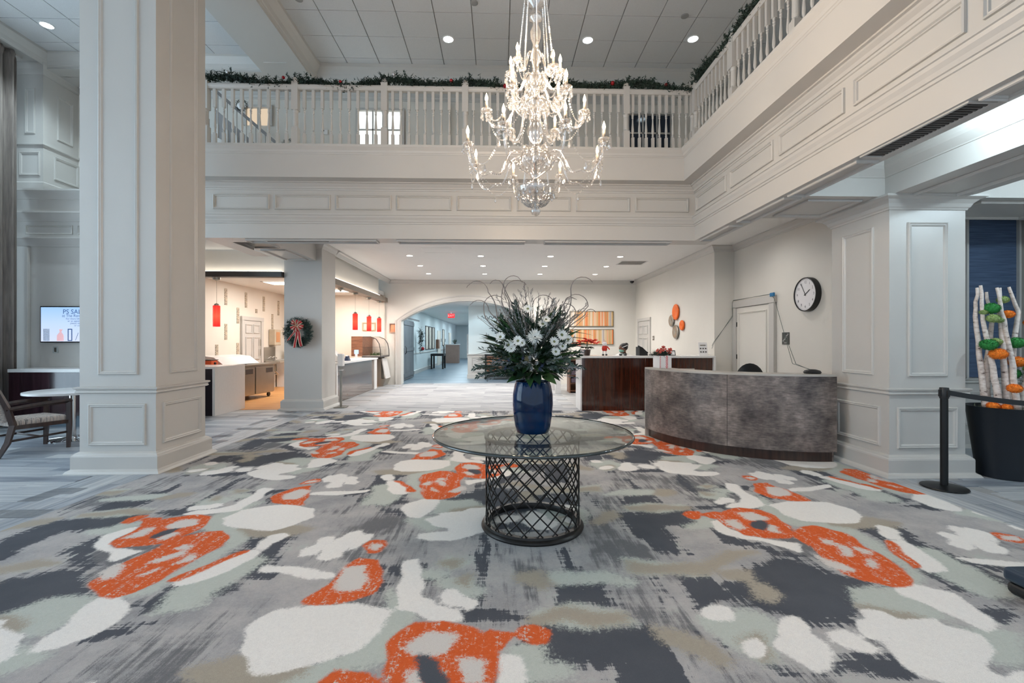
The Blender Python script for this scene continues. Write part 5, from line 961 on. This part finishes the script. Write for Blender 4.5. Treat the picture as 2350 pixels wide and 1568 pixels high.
for z in (1.15, 1.45): obj('push_plate', MB().box(-7.26,-7.25,13.9,14.0,z-.1,z+.1), M['nickel'], kd)
mm, mt, mb_ = nt('mosaic_tile'); br = N(mt, 'ShaderNodeTexBrick', i_Scale=1.0); tcm = N(mt, 'ShaderNodeTexCoord'); mpm = N(mt, 'ShaderNodeMapping'); mpm.inputs['Rotation'].default_value = (0, R(90), R(90)); mt.links.new(tcm.outputs['Object'], mpm.inputs[0]); mt.links.new(mpm.outputs[0], br.inputs['Vector'])
br.inputs['Color1'].default_value = (*lin((72, 56, 42)), 1); br.inputs['Color2'].default_value = (*lin((176, 158, 130)), 1); br.inputs['Mortar'].default_value = (*lin((226, 214, 196)), 1); br.inputs['Brick Width'].default_value = .05; br.inputs['Row Height'].default_value = .03; br.inputs['Mortar Size'].default_value = .004; mt.links.new(br.outputs[0], mb_.inputs['Base Color']); mb_.inputs['Roughness'].default_value = .3
k_ = 0
for y, z, h in ((12.32,2.45,.44),(13.28,2.45,.44),(14.27,2.41,.46),(15.2,2.34,.48),(12.88,1.98,.44),(13.84,2.33,.12),(14.8,1.88,.48),(12.32,1.53,.42),(11.93,1.0,.40),(12.87,1.0,.44)):
    tag(obj('mosaic_strip', MB().box(0,.012,-.055,.055,0,h), mm, loc=(-7.3,y,z)), ('topmost brown mosaic strip nearest the tall column','second of the top row of brown mosaic strips','third of the top row of brown mosaic strips','fourth of the top row of brown mosaic strips, by the pillar','brown mosaic strip left of the kitchen door top','tiny square brown mosaic strip above the kitchen door','brown mosaic strip right of the kitchen door','brown mosaic strip behind the red pendant level','lowest brown mosaic strip above the prep table','low brown mosaic strip beside the kitchen door edge')[k_], 'wall tile', 'mosaic strips on the kitchen wall'); k_ += 1
redg, rt, rb = nt('red_glass_shade'); rb.inputs['Base Color'].default_value = (*lin((215, 24, 24)), 1); rb.inputs['Roughness'].default_value = .3; rb.inputs['Emission Color'].default_value = (*lin((255, 62, 34)), 1); rb.inputs['Emission Strength'].default_value = .72; rb.inputs['Transmission Weight'].default_value = 0.0
lwn = N(rt, 'ShaderNodeTexCoord'); sx = N(rt, 'ShaderNodeSeparateXYZ'); rt.links.new(lwn.outputs['Object'], sx.inputs[0]); rt.links.new(ramp(rt, mth(rt, 'MULTIPLY_ADD', sx.outputs[2], 2.2, 0.0), [(.0, lin((232, 26, 30))), (.5, lin((255, 104, 70))), (1.0, lin((240, 40, 34)))]), rb.inputs['Emission Color'])
bulb2 = glow('pendant_bulb', (255, 220, 170), 6)
def pendant(label, x, y, zt):
    t = thing('pendant_lamp', label, 'pendant lamp', (x, y, 1.80), 0, 'red pendant lamps')
    obj('shade', MB().lathe([(.068,0),(.07,.01),(.07,.44),(.06,.45),(.055,.44),(.062,.01)], 24, cap=False), redg, t, smooth=True); obj('cap', MB().lathe([(.045,.445),(.045,.48),(.012,.50)], 16), M['nickel'], t); obj('cord', MB().tube([(0,0,.5),(0,0,zt-1.83)], .003, 5), M['nickel'], t)
    obj('canopy', MB().lathe([(.02,zt-1.87),(.07,zt-1.85),(.075,zt-1.80)], 20), M['nickel'], t, smooth=True); obj('bulb', MB().ball((0,0,.2),.03,10,8), bulb2, t)
    lamp('pendant_light', 'POINT', (0,0,-.05), 3, (1,.5,.3), .04, parent=t)
pendant('red glass pendant lamp hanging in the kitchen opening', -6.07, 9.92, 2.855)
for y, l in ((12.70, 'nearest'), (14.03, 'middle'), (15.2, 'farthest')): pendant('%s of the three red pendant lamps above the cafe counter' % l, -4.0, y, 2.83)
ro = thing('ceiling_rose', 'satin metal canopy under the brown beam beside the wreath pillar', 'canopy', (-4.0, 11.54, 2.83)); obj('canopy', MB().lathe([(.02,-.07),(.06,-.05),(.075,0)], 20), M['nickel'], ro, smooth=True); obj('knuckle', MB().ball((0,0,-.075), .025, 10, 8), M['nickel'], ro)
# cafe counter along the hall
smoke = streaks('smoky_wood_glass', [(.3, lin((98, 82, 74))), (.6, lin((112, 97, 88))), (.8, lin((124, 110, 101)))], (4, 1, 5), .08, coat=.6)
CF = thing('cafe_counter', 'white cafe counter with a smoky glass front along the hall', 'counter', (-3.87, 10.95, .006)); obj('front_panel', MB().box(-.06,-.03,.05,3.2,0,.92), smoke, CF); obj('counter_top', MB().box(-.7,.02,-.05,3.55,.92,.965), M['quartz'], CF); obj('end_post', MB().box(-.7,.0,3.2,3.5,0,.92), M['quartz'], CF); obj('end_post', MB().box(-.12,.0,-.05,.03,0,.92), M['quartz'], CF)
DC = thing('display_case', 'curved glass pastry display case with green items at the hall end', 'display case', (-4.35, 14.0+.55, 1.012)); cg = clear_glass('case_glass', (.96,.98,.98), 1.5, .02, .06)
prof = [(0,.62),(.25,.62),(.42,.55),(.52,.40),(.56,.2),(.57,.0)]
gl = MB()
for (x0_, z0_), (x1_, z1_) in zip(prof, prof[1:]): gl.add([(x0_,0,z0_),(x1_,0,z1_),(x1_,1.1,z1_),(x0_,1.1,z0_)], [(0,1,2,3)])
obj('curved_glass', gl, cg, DC, smooth='full')
for y in (0, 1.1): obj('frame_rib', MB().tube([(x, y, z) for x, z in prof], .014, 6), M['charcoal'], DC)
obj('back_panel', MB().box(-.35,0,-.02,1.12,0,.63), M['brownwood'], DC); obj('shelf', MB().box(0,.5,0,1.1,.28,.29), cg, DC); obj('deck', MB().box(0,.56,0,1.1,0,.02), M['steel'], DC); obj('base_trim', MB().box(-.02,.58,-.02,1.12,-.04,.0), M['charcoal'], DC)
for k in range(6): 
    mb = MB(); needles(mb, (0,0,0), 40, .03, .04, .08, .8, .012); obj('greens', mb, leafl, DC, loc=(.25+.05*(k%2), .12+.16*k, .02), norm=False)
CB = thing('case_base', 'tilted glass merchandise front below the pastry case', 'display case', (-3.9, 15.08, .006)); obj('front', MB().prism([(.0,.92),(.03,.92),(.16,.25),(.12,.25)], 'y', .0, .62), M['quartz'], CB); obj('toe', MB().prism([(-.3,.0),(.05,.0),(.16,.25),(-.3,.25)], 'y', 0, .62), M['steel'], CB); obj('body', MB().box(-.45,0,0,.62,.25,.9), M['steel'], CB)
tag(obj('cash_register', MB().prism([(-.14,0),(.14,0),(.14,.1),(-.02,.3),(-.14,.3)], 'y', -.13, .13), M['quartz'], loc=(-4.1, 11.45, .972), bevel=.02), 'white card terminal box on the cafe counter', 'register')
tag(obj('counter_scale', MB().lathe([(.09,0),(.07,.05),(.05,.1),(.06,.12),(.02,.14)], 16), plain('navy_dish', (34, 48, 78), .3), smooth=True, loc=(-4.05, 12.2, .972)), 'small navy dish stack on the cafe counter', 'dish')
lpm = thing('cup_light', 'small blue-white lit display on the cafe counter', 'display light', (-4.05, 12.95, .972)); obj('stand', MB().tube([(0,0,0),(0,0,.16)], .035, 10), M['quartz'], lpm); obj('screen', MB().box(-.04,.05,-.05,.05,.16,.27), glow('blue_screen', (150, 190, 255), 2.0), lpm)
HS = thing('sanitizer_stand', 'white hand sanitizer dispenser on a slim stand by the wreath pillar', 'dispenser', (-3.56, 10.3, .007)); obj('base', MB().box(-.12,.12,-.14,.14,0,.012), M['nickel'], HS); obj('pole', MB().box(-.02,.02,-.02,.02,.012,1.0), M['nickel'], HS); obj('dispenser_body', MB().box(-.06,.06,-.07,.07,.92,1.2), M['quartz'], HS, bevel=.015); obj('drip_tray', MB().lathe([(.05,.82),(.06,.84)],16), M['quartz'], HS)
def wall_frame(label, cat, o, U, w, h, art, fr, name='picture_frame'):
    t = thing(name, label, cat, o); V = Vector((0,0,1)); Uv = Vector(U); Nn = Uv.cross(V)
    obj('artwork', MB().add([Uv*.02+V*.02+Nn*.006, Uv*(w-.02)+V*.02+Nn*.006, Uv*(w-.02)+V*(h-.02)+Nn*.006, Uv*.02+V*(h-.02)+Nn*.006], [(0,1,2,3)]), art, t, norm=False); obj('frame', MB().frame((0,0,0), U, (0,0,1), w, h, [(0,0),(0,.03),(.03,.03),(.034,.006)]), fr, t); return t
artp = plain('pale_print', (206, 196, 182), .6, var=.2, scale=5); arto = plain('orange_print', (214, 150, 112), .6, var=.25, scale=4)
wall_frame('small framed notice on the wall left of the arch', 'picture', (-3.80, 15.795, 1.78), XU, .26, .32, arto, M['nickel'])
wall_frame('small framed print behind the farthest pendant lamps', 'picture', (-4.7, 15.695, 1.85), XU, .45, .28, artp, plain('tan_frame', (186, 164, 132), .5))
WR = thing('wreath', 'large pine Christmas wreath with a red velvet bow on the pillar', 'wreath', (-4.26, 9.83, 1.68)); mb = MB()
wpn = plain('blue_spruce', (58, 78, 72), .7, var=.5, scale=16)
for k in range(300):
    a = 2*PI*k/300; r = .19+random.uniform(-.07,.07); d = Vector((math.cos(a), -.35, math.sin(a)))
    for j in range(4): needles(mb, (r*math.cos(a)+.022*j*d.x*random.random(), -.06-random.uniform(0,.06), r*math.sin(a)+.022*j*d.z), 5, .012, .03, .085, 0, .0035)
for k in range(70):
    a = random.uniform(0, 2*PI); dd = Vector((math.cos(a+.5), -.4, math.sin(a+.5))).normalized(); q = Vector((.22*math.cos(a), -.06, .22*math.sin(a)))
    for j in range(8): needles(mb, q+dd*.016*j, 6, .006, .02, .04, 0, .003)
obj('foliage', mb, wpn, WR, norm=False, kind='stuff')
vel = plain('red_velvet', (158, 26, 30), .7, var=.2, scale=30); gold = plain('ribbon_edge', (226, 206, 180), .5)
bow(WR, vel, (0,-.15,.14), .135, 9, .052, edge=gold)
for x0_, x1_, z1_ in ((-.04,-.16,-.18), (-.02,-.02,-.33), (.0,.12,-.30), (-.03,-.10,-.1)):
    pts = [Vector((x0_+(x1_-x0_)*s**1.4+.02*math.sin(s*5), -.16-.02*s, .10+(z1_-.10)*s)) for s in (0,.2,.4,.6,.8,1)]
    rb1 = MB(); rb2 = MB()
    for mbx, a, b in ((rb1, -.022, .022), (rb2, -.03, -.022), (rb2, .022, .03)):
        vs = []
        for p in pts: vs += [p+Vector((a,0,a*.4)), p+Vector((b,0,b*.4))]
        mbx.add(vs, [(i*2,i*2+1,i*2+3,i*2+2) for i in range(5)])
    rb_ = obj('ribbon_tail', rb1, vel, WR, norm=False); obj('ribbon_edge', rb2, gold, rb_, norm=False)
# ------------------------------------------------------------------ corridor furnishings
BD = thing('barn_door', 'grey sliding barn door ajar just inside the arch', 'door', (-3.60, 18.0, .003)); gw = streaks('grey_barn_wood', [(.3, lin((86, 92, 98))), (.7, lin((116, 120, 124)))], (12, 12, 1), .6)
for k in range(5): obj('board', MB().box(-.03,.03,-1.0+.4*k,-.605+.4*k,.02,2.3), gw, BD)
for z in (.12, 1.1, 2.1): obj('rail', MB().box(.03,.05,-1.0,1.0,z,z+.14), gw, BD)
obj('track', MB().box(-.02,.02,-1.2,2.4,2.36,2.42), M['blackm'], BD); obj('handle', MB().tube([(.05,-.85,1.0),(.1,-.85,1.05),(.1,-.85,1.25),(.05,-.85,1.3)], .012, 6), M['blackm'], BD)
blk = plain('black_frame', (26, 24, 24), .4)
for k in range(3): wall_frame('%s of three tall black-framed prints on the corridor wall' % ('nearest', 'middle', 'farthest')[k], 'picture', (-3.85, 23.6+1.15*k, 1.05), LU, 1.0, 1.25, artp, blk)
wall_frame('single tall black-framed print far down the corridor', 'picture', (-3.85, 30.6, 1.2), LU, 1.0, 1.1, artp, blk)
tag(obj('wall_cabinet', MB().box(0,.15,0,.6,0,.55), M['brownwood'], loc=(-3.85, 27.5, 1.05)), 'small brown fire cabinet on the corridor wall', 'cabinet')
CT_ = thing('console_table', 'small black console table against the corridor wall', 'table', (-3.3, 24.9, .003)); obj('top', MB().box(-.4,.3,-.5,.5,.7,.82), M['blackm'], CT_)
for x in (-.35,.25):
    for y in (-.45,.45): obj('leg', MB().box(x-.04,x+.04,y-.04,y+.04,0,.7), M['blackm'], CT_)
BX = thing('check_in_stand', 'tall pale brown cabinet standing down the corridor', 'cabinet', (-3.0, 31.5, .003)); obj('body', MB().box(-.7,.2,-.4,.4,0,1.25), plain('pale_brown', (150, 124, 112), .5), BX); obj('top', MB().box(-.74,.24,-.44,.44,1.25,1.3), M['quartz'], BX)
mb = MB(); needles(mb, (0,0,.15), 60, .05, .1, .2, 1.5, .02); PL = thing('potted_sprig', 'dark sprig in a small pot on the corridor cabinet', 'plant', (-3.1, 31.5, 1.305)); obj('pot', MB().lathe([(.06,0),(.08,.15)], 12), M['charcoal'], PL); obj('leaves', mb, leafd, PL, norm=False, kind='stuff')
CW = thing('wreath', 'tall green wreath swag hanging beside the barn door', 'wreath', (-3.66, 20.9, 1.5)); mb = MB()
for k in range(40): needles(mb, (.06, random.gauss(0,.14), random.uniform(-.5,.45)), 10, .05, .08, .16, 0, .012)
obj('foliage', mb, pine2, CW, norm=False, kind='stuff'); obj('bow', MB().ball((.14,0,-.35), .08, 10, 6), vel, CW)
for k, (y, l) in enumerate(((17.2, 'room sign plate just inside the arch'), (22.2, 'room sign plate past the barn door'), (30.0, 'left room sign plate by the far print'), (32.2, 'right room sign plate by the far print'))): tag(obj('room_sign', MB().box(0,.015,-.1,.1,0,.22), M['charcoal'], loc=(-3.85, y, 1.45)), l, 'sign')
EX = thing('exit_sign', 'glowing red exit sign hanging from the corridor ceiling', 'exit sign', (-2.34, 22, 2.62)); obj('box', MB().box(-.16,.16,-.03,.03,0,.2), glow('exit_red', (255, 40, 44), 1.6), EX); text('EXIT', .15, plain('exit_letters', (255, 190, 180), .5), EX, (0,-.031,.1), XU, XV); obj('bracket', MB().box(-.02,.02,-.02,.02,.2,.282), M['quartz'], EX)
for k, y in enumerate((27.3, 33.5)):
    d = struct('door_%d' % (5+k), MB().box(-3.85,-3.80,y+.8,y+2.2,0,2.15), M['warmwall'])
CN = thing('console_cabinet', 'dark metal-framed console cabinet against the wainscot behind the flowers', 'console', (-.55, 17.8, .003))
for x in (0, 1.5):
    for y in (-.2, .25): obj('leg', MB().box(x-.025,x+.025,y-.025,y+.025,0,.95), M['blackm'], CN)
obj('top', MB().box(-.04,1.54,-.24,.29,.95,.98), M['blackm'], CN); obj('shelf', MB().box(0,1.5,-.2,.25,.12,.15), M['blackm'], CN); obj('door', MB().box(.05,.72,-.22,-.19,.2,.9), M['brownwood'], CN); obj('door', MB().box(.78,1.45,-.22,-.19,.2,.9), M['brownwood'], CN); obj('knob', MB().ball((-.06,-.22,.5),.05,10,8), M['blackm'], CN)
dec = thing('wall_script', 'small dark script decor high on the inner wall behind the flowers', 'wall decor', (-.75, 18.2, 2.45)); pts = [(.05*i, -.02, .06*math.sin(i*1.9)) for i in range(16)]; obj('script', MB().tube(pts, .012, 5), ink, dec)
# ------------------------------------------------------------------ left seating area
TV = thing('television', 'wall-mounted screen showing a salon advert on the left wall', 'television', (-8.30, 8.5, 1.46)); obj('case', MB().box(0,1.16,-.06,-.001,0,.66), M['black'], TV, bevel=.006)
scm, stt, sbb = nt('screen_picture'); tcs = N(stt, 'ShaderNodeTexCoord'); sps = N(stt, 'ShaderNodeSeparateXYZ'); stt.links.new(tcs.outputs['Object'], sps.inputs[0]); cr_ = ramp(stt, sps.outputs[2], [(.05, lin((206, 218, 240))), (.35, lin((190, 214, 250))), (.62, lin((160, 200, 250)))]); stt.links.new(cr_, sbb.inputs['Emission Color']); sbb.inputs['Emission Strength'].default_value = .85; sbb.inputs['Base Color'].default_value = (.02,.02,.03,1); sbb.inputs['Roughness'].default_value = .15
sc0 = obj('screen', MB().box(.018,1.142,-.062,-.06,.02,.64), scm, TV); nav = plain('screen_navy', (44, 74, 120), .6, emit=(44, 74, 120), es=.5)
text('PS SALON', .115, nav, sc0, (.66,-.0625,.555), XU, XV); text('at The Renaissance', .07, nav, sc0, (.66,-.0625,.485), XU, XV)
for k in range(4): text(('For more information','Read us online at our','or come in to see', 'us soon')[k] if 0 else ('For more information', 'or an appointment', 'please visit us', 'or call')[k], .045, nav, sc0, (.66,-.0625,.43-.04*k), XU, XV)
obj('hair_brush', MB().box(.06,.17,-.0635,-.062,.03,.25), plain('screen_grey', (150,160,176), .6, emit=(150,165,190), es=.6, var=.4, scale=60), sc0); obj('spray_bottle', MB().prism([(.30,.03),(.42,.03),(.42,.13),(.38,.19),(.40,.24),(.34,.24),(.35,.19),(.30,.13)], 'y', -.0635, -.062), plain('screen_pink', (214,170,176), .6, emit=(214,170,176), es=.6), sc0); obj('hair_clip', MB().frame((.49,-.062,.03), XU, XV, .08, .22, [(0,0),(0,.001),(.016,.001),(.016,0)]), nav, sc0)
for x in (.66, .78): obj('scissors', MB().tube([(x-.03,-.063,.04),(x+.02,-.063,.18)], .008, 5, flat=.1).lathe([(.03,0),(.02,0)], 12, (x+.02,-.063,.215), 1, .02, cap=False), nav, sc0)
ol = thing('outlet', 'pale wall outlet below the television', 'outlet', (-8.08, 8.5, 1.27)); obj('plate', MB().box(-.05,.05,-.008,0,0,.12), plain('outlet_grey', (170, 174, 172), .5), ol, bevel=.003); obj('socket', MB().box(-.02,.02,-.011,-.008,.02,.1), M['nickel'], ol)
LC = thing('buffet_counter', 'long dark wood buffet counter with white top under the television', 'counter', (-8.39, 8.0, .007)); obj('counter_top', MB().box(0,2.4,-.02,.49,.945,1.0), M['quartz'], LC, bevel=.003)
for k in range(2): obj('front_panel', MB().box(.02+1.19*k,1.2+1.19*k,.0,.03,.2,.945), streaks('plum_veneer', [(.3, lin((34, 22, 28))), (.7, lin((58, 36, 42)))], (20, 20, .8), .1, coat=.5) if k == 0 else bpy.data.materials['plum_veneer'], LC)
obj('toe_kick', MB().box(.05,2.35,.08,.1,0,.2), plain('toe_blue', (92, 108, 120), .4), LC); obj('end_panel', MB().box(0,.02,0,.48,0,.945), bpy.data.materials['plum_veneer'], LC)
RT = thing('cafe_table', 'small round white cafe table with ribbed pedestal base', 'table', (-6.45, 7.05, .007)); obj('top', MB().lathe([(.52,.70),(.54,.705),(.54,.735),(.52,.74)], 48), M['quartz'], RT, smooth=True); obj('column', MB().tube([(0,0,.03),(0,0,.7)], .04, 12), M['chrome'], RT)
obj('base', MB().lathe([(.30,0),(.30,.012),(.2,.022),(.06,.04)], 48), M['chrome'], RT, smooth=True)
for k in range(20): obj('rib', MB().tube([(.07,0,.036),(.28,0,.016)], .006, 4), M['chrome'], RT, rot=(0,0,2*PI*k/20))
AC = thing('armchair', 'dark wood open-arm chair with striped upholstery beside the round table', 'chair', (-6.38, 6.33, .007), R(-22.4))
strp, s2, s3 = nt('striped_upholstery'); tcx = N(s2, 'ShaderNodeTexCoord'); mpx = N(s2, 'ShaderNodeMapping'); mpx.inputs['Scale'].default_value = (48, 48, 5); s2.links.new(tcx.outputs['Object'], mpx.inputs[0]); nx = N(s2, 'ShaderNodeTexNoise', i_Scale=1.0, i_Detail=3.0); s2.links.new(mpx.outputs[0], nx.inputs['Vector']); s2.links.new(ramp(s2, nx.outputs[0], [(.3, lin((92, 84, 84))), (.45, lin((178, 168, 160))), (.55, lin((206, 190, 178))), (.7, lin((140, 124, 120)))]), s3.inputs['Base Color']); s3.inputs['Roughness'].default_value = .9
obj('seat', MB().box(-.26,.26,-.24,.30,.36,.46), strp, AC, bevel=.03, seg=3)
bk = MB().box(-.25,.25,-.04,.04,.0,.50); bk.xf(Matrix.Translation((0,-.32,.44)) @ Matrix.Rotation(R(14),4,'X')); strb = strp.copy(); strb.node_tree.nodes['Mapping'].inputs['Scale'].default_value = (6, 30, 70); obj('backrest', bk, strb, AC, bevel=.02, seg=3)
def post(pts, w, d):
    return MB().tube(pts, [w]*len(pts), 4, flat=d)
for s in (-1, 1):
    obj('leg', MB().tube([(s*.28,.30,.0),(s*.28,.31,.3),(s*.28,.31,.64)], [.026,.036,.034], 4), M['darkwood'], AC)
    obj('leg', MB().tube([(s*.28,-.40,.0),(s*.28,-.31,.18),(s*.28,-.26,.4),(s*.28,-.31,.62),(s*.28,-.45,.98)], [.026,.036,.04,.036,.028], 4), M['darkwood'], AC)
    obj('arm', MB().tube([(s*.28,.335,.65),(s*.28,.0,.635),(s*.28,-.33,.60)], [.032,.03,.028], 4), M['darkwood'], AC); obj('side_stretcher', MB().tube([(s*.28,.3,.22),(s*.28,-.30,.2)], .015, 4), M['darkwood'], AC); obj('seat_rail', MB().box(s*.28-.018,s*.28+.018,-.26,.31,.34,.39), M['darkwood'], AC)
obj('cross_stretcher', MB().tube([(-.28,0,.21),(.28,0,.21)], .015, 4), M['darkwood'], AC); obj('front_rail', MB().box(-.28,.28,.28,.31,.33,.38), M['darkwood'], AC); obj('top_rail', MB().box(-.28,.28,-.475,-.425,.93,.985), M['darkwood'], AC, bevel=.008)
# curtain
cur = MB(); n = 120; vs = []; fs = []
for k in range(n+1):
    s = k/n; y = 7.1+1.2*s; x = -8.57+.07*math.sin(s*2*PI*7)+.02*math.sin(s*2*PI*17)
    for j, z in enumerate((.02, 2.2, 4.4, 6.4, 6.5, 6.56)): vs.append((x+(.0 if j < 4 else .03*(1 if math.sin(s*2*PI*7) > 0 else -.2)), y-.03*(j == 5), z))
for k in range(n):
    for j in range(5): fs.append((k*6+j, (k+1)*6+j, (k+1)*6+j+1, k*6+j+1))
fab = streaks('taupe_drape', [(.3, lin((112, 103, 98))), (.7, lin((146, 136, 128)))], (30, 30, 2), .8)
CU = thing('curtain', 'floor-to-ceiling taupe curtain pleated along the left window wall', 'curtain', (0, 0, 0)); c0 = obj('drape', cur.add(vs, fs), fab, CU, smooth='full', norm=False); sm = c0.modifiers.new('solid', 'SOLIDIFY'); sm.thickness = .008; obj('curtain_track', MB().box(-8.67,-8.57,5.0,8.4,6.555,6.58), M['white'], CU)
# ------------------------------------------------------------------ right side: planter, stanchion, box
PT = thing('birch_planter', 'tall black tapered planter with birch branches and pompom flowers', 'planter', (5.50, 4.83, .007))
obj('pot', MB().lathe([(.20,0),(.21,.005),(.30,.76),(.305,.765),(.285,.765),(.27,.70),(.01,.70)], 40), plain('black_planter', (22, 28, 36), .4, var=.05), PT, smooth=True)
mb = MB()
for k in range(160): a = random.uniform(0,2*PI); r = .22*math.sqrt(random.random()); needles(mb, (r*math.cos(a), r*math.sin(a), .725), 3, .01, .02, .05, 1, .006)
obj('moss', mb, plain('grey_moss', (126, 130, 104), .9, var=.3, scale=40), PT, norm=False, kind='stuff')
brk, b2, b3 = nt('birch_bark'); tcb = N(b2, 'ShaderNodeTexCoord'); mpb = N(b2, 'ShaderNodeMapping'); mpb.inputs['Scale'].default_value = (30, 30, 60); b2.links.new(tcb.outputs['Object'], mpb.inputs[0]); nb_ = N(b2, 'ShaderNodeTexNoise', i_Scale=.6, i_Detail=3.0); b2.links.new(mpb.outputs[0], nb_.inputs['Vector']); b2.links.new(ramp(b2, nb_.outputs[0], [(.3, lin((90, 76, 70))), (.38, lin((196, 180, 170))), (.6, lin((224, 212, 204)))]), b3.inputs['Base Color']); b3.inputs['Roughness'].default_value = .8
BR = [[(-.19,-.03,.66),(-.20,-.02,1.2),(-.235,0,1.75),(-.22,0,2.06)],[(-.10,-.12,.66),(-.14,-.08,1.2),(-.20,-.04,1.7),(-.235,-.05,2.08)],[(-.04,.1,.66),(-.03,.08,1.2),(.0,.05,1.7),(-.06,.05,2.02)],[(.02,-.1,.66),(.015,-.06,1.3),(.03,.0,1.8),(.035,0,2.06)],[(.08,-.16,.66),(.06,-.1,1.2),(.02,-.05,1.7),(-.02,-.02,2.06)],[(.14,.0,.66),(.20,.02,1.3),(.30,.05,1.8),(.23,.08,2.08)],[(.21,-.10,.66),(.30,-.05,1.2),(.40,.0,1.7),(.46,.05,2.0)]]
for pts in BR:
    q = [Vector(p)-Vector((.07,0,0)) for p in pts]; q[0] = Vector((q[0].x*.82, q[0].y*.82, .70)); pp = []
    for a, b in zip(q, q[1:]):
        for s in (0,.25,.5,.75): pp.append(a.lerp(b, s)+Vector((random.uniform(-.006,.006), random.uniform(-.006,.006), 0)))
    pp.append(q[-1]); obj('branch', MB().tube(pp, [.033-.021*i/len(pp) for i in range(len(pp))], 8), brk, PT, smooth='full')
gpm = [plain('pom_green', (42, 128, 58), .8, var=.35, scale=50), plain('pom_orange', (238, 128, 34), .8, var=.25, scale=50), plain('pom_lime', (150, 172, 108), .8, var=.25, scale=50)]
POM = [(-.12,-.06,1.83,.075,0),(-.14,-.1,1.72,.055,2),(-.19,-.05,1.79,.035,2),(-.07,-.1,1.70,.035,2),(.08,.0,1.93,.05,2),(.10,-.03,1.77,.055,1),(-.21,-.12,1.44,.075,0),(-.12,-.11,1.47,.05,2),(-.13,-.14,1.34,.075,1),(.17,-.05,1.46,.075,0),(.24,.0,1.25,.075,1),(.27,-.08,1.18,.04,2),(.24,.05,1.12,.075,0),(-.02,-.2,.98,.06,1),(-.14,-.1,.78,.055,1),(-.05,-.15,.77,.05,1),(.38,-.02,1.86,.05,2),(.40,.0,1.68,.06,1)]
for x, y, z, r, c in POM:
    mb = MB().ball((0,0,0), r*.86, 12, 9, (1.15,1.15,.85))
    for k in range(520):
        d = Vector((random.gauss(0,1), random.gauss(0,1), random.gauss(0,1))).normalized(); e = Vector((d.x*1.15, d.y*1.15, d.z*.85)); s = d.cross(Vector((.3,.5,.8))).normalized()*.0035; mb.add([e*r*.8-s, e*r*.8+s, e*r*random.uniform(.95,1.07)], [(0,1,2)])
    obj('pompom', mb, gpm[c], PT, loc=(x-.08,y,z), norm=False)
SP = thing('stanchion', 'black retractable belt stanchion in front of the right column', 'stanchion', (4.47, 4.46, .007))
obj('base', MB().lathe([(.18,0),(.19,.008),(.185,.016),(.12,.026),(.04,.034)], 40), M['blackm'], SP, smooth=True); obj('post', MB().lathe([(.032,.03),(.032,.93)], 20), M['blackm'], SP, smooth=True); obj('belt_head', MB().lathe([(.036,.90),(.038,.905),(.038,1.005),(.034,1.01)], 20), M['black'], SP, smooth=True)
for a in range(4): obj('belt_clip', MB().box(-.012,.012,-.05,-.036,.92,.985), M['black'], SP, rot=(0,0,PI/2*a))
bl = MB()
P0, P1 = Vector((.05,0,.0)), Vector((2.17,-.545,-.02)); vs = []
for k in range(13):
    s = k/12; p = P0.lerp(P1, s); zc = .955-.10*4*s*(1-s)-.02*s; vs += [(p.x,p.y,zc-.025),(p.x,p.y,zc+.025)]
b_ = obj('belt', bl.add(vs, [(i*2,i*2+2,i*2+3,i*2+1) for i in range(12)]), M['black'], SP, norm=False); b_.modifiers.new('solid', 'SOLIDIFY').thickness = .002
SP2 = copy_tree(SP); SP2.location = (6.7, 3.9, .007); SP2['label'] = 'second black belt stanchion farther right holding the belt end'
for ch in list(SP2.children):
    if ch.name.startswith('belt.') : bpy.data.objects.remove(ch)
BK = thing('storage_case', 'low dark blue case with rounded corners at the right edge', 'case', (3.42, 2.38, .009), R(0)); obj('lower_shell', MB().box(-.45,.45,-.22,.22,0,.07), M['black'], BK, bevel=.03, seg=4); obj('upper_shell', MB().box(-.46,.46,-.23,.23,.07,.15), plain('case_blue', (38, 54, 70), .35), BK, bevel=.025, seg=4); obj('latch', MB().box(-.36,-.30,-.235,-.21,.03,.11), M['nickel'], BK)
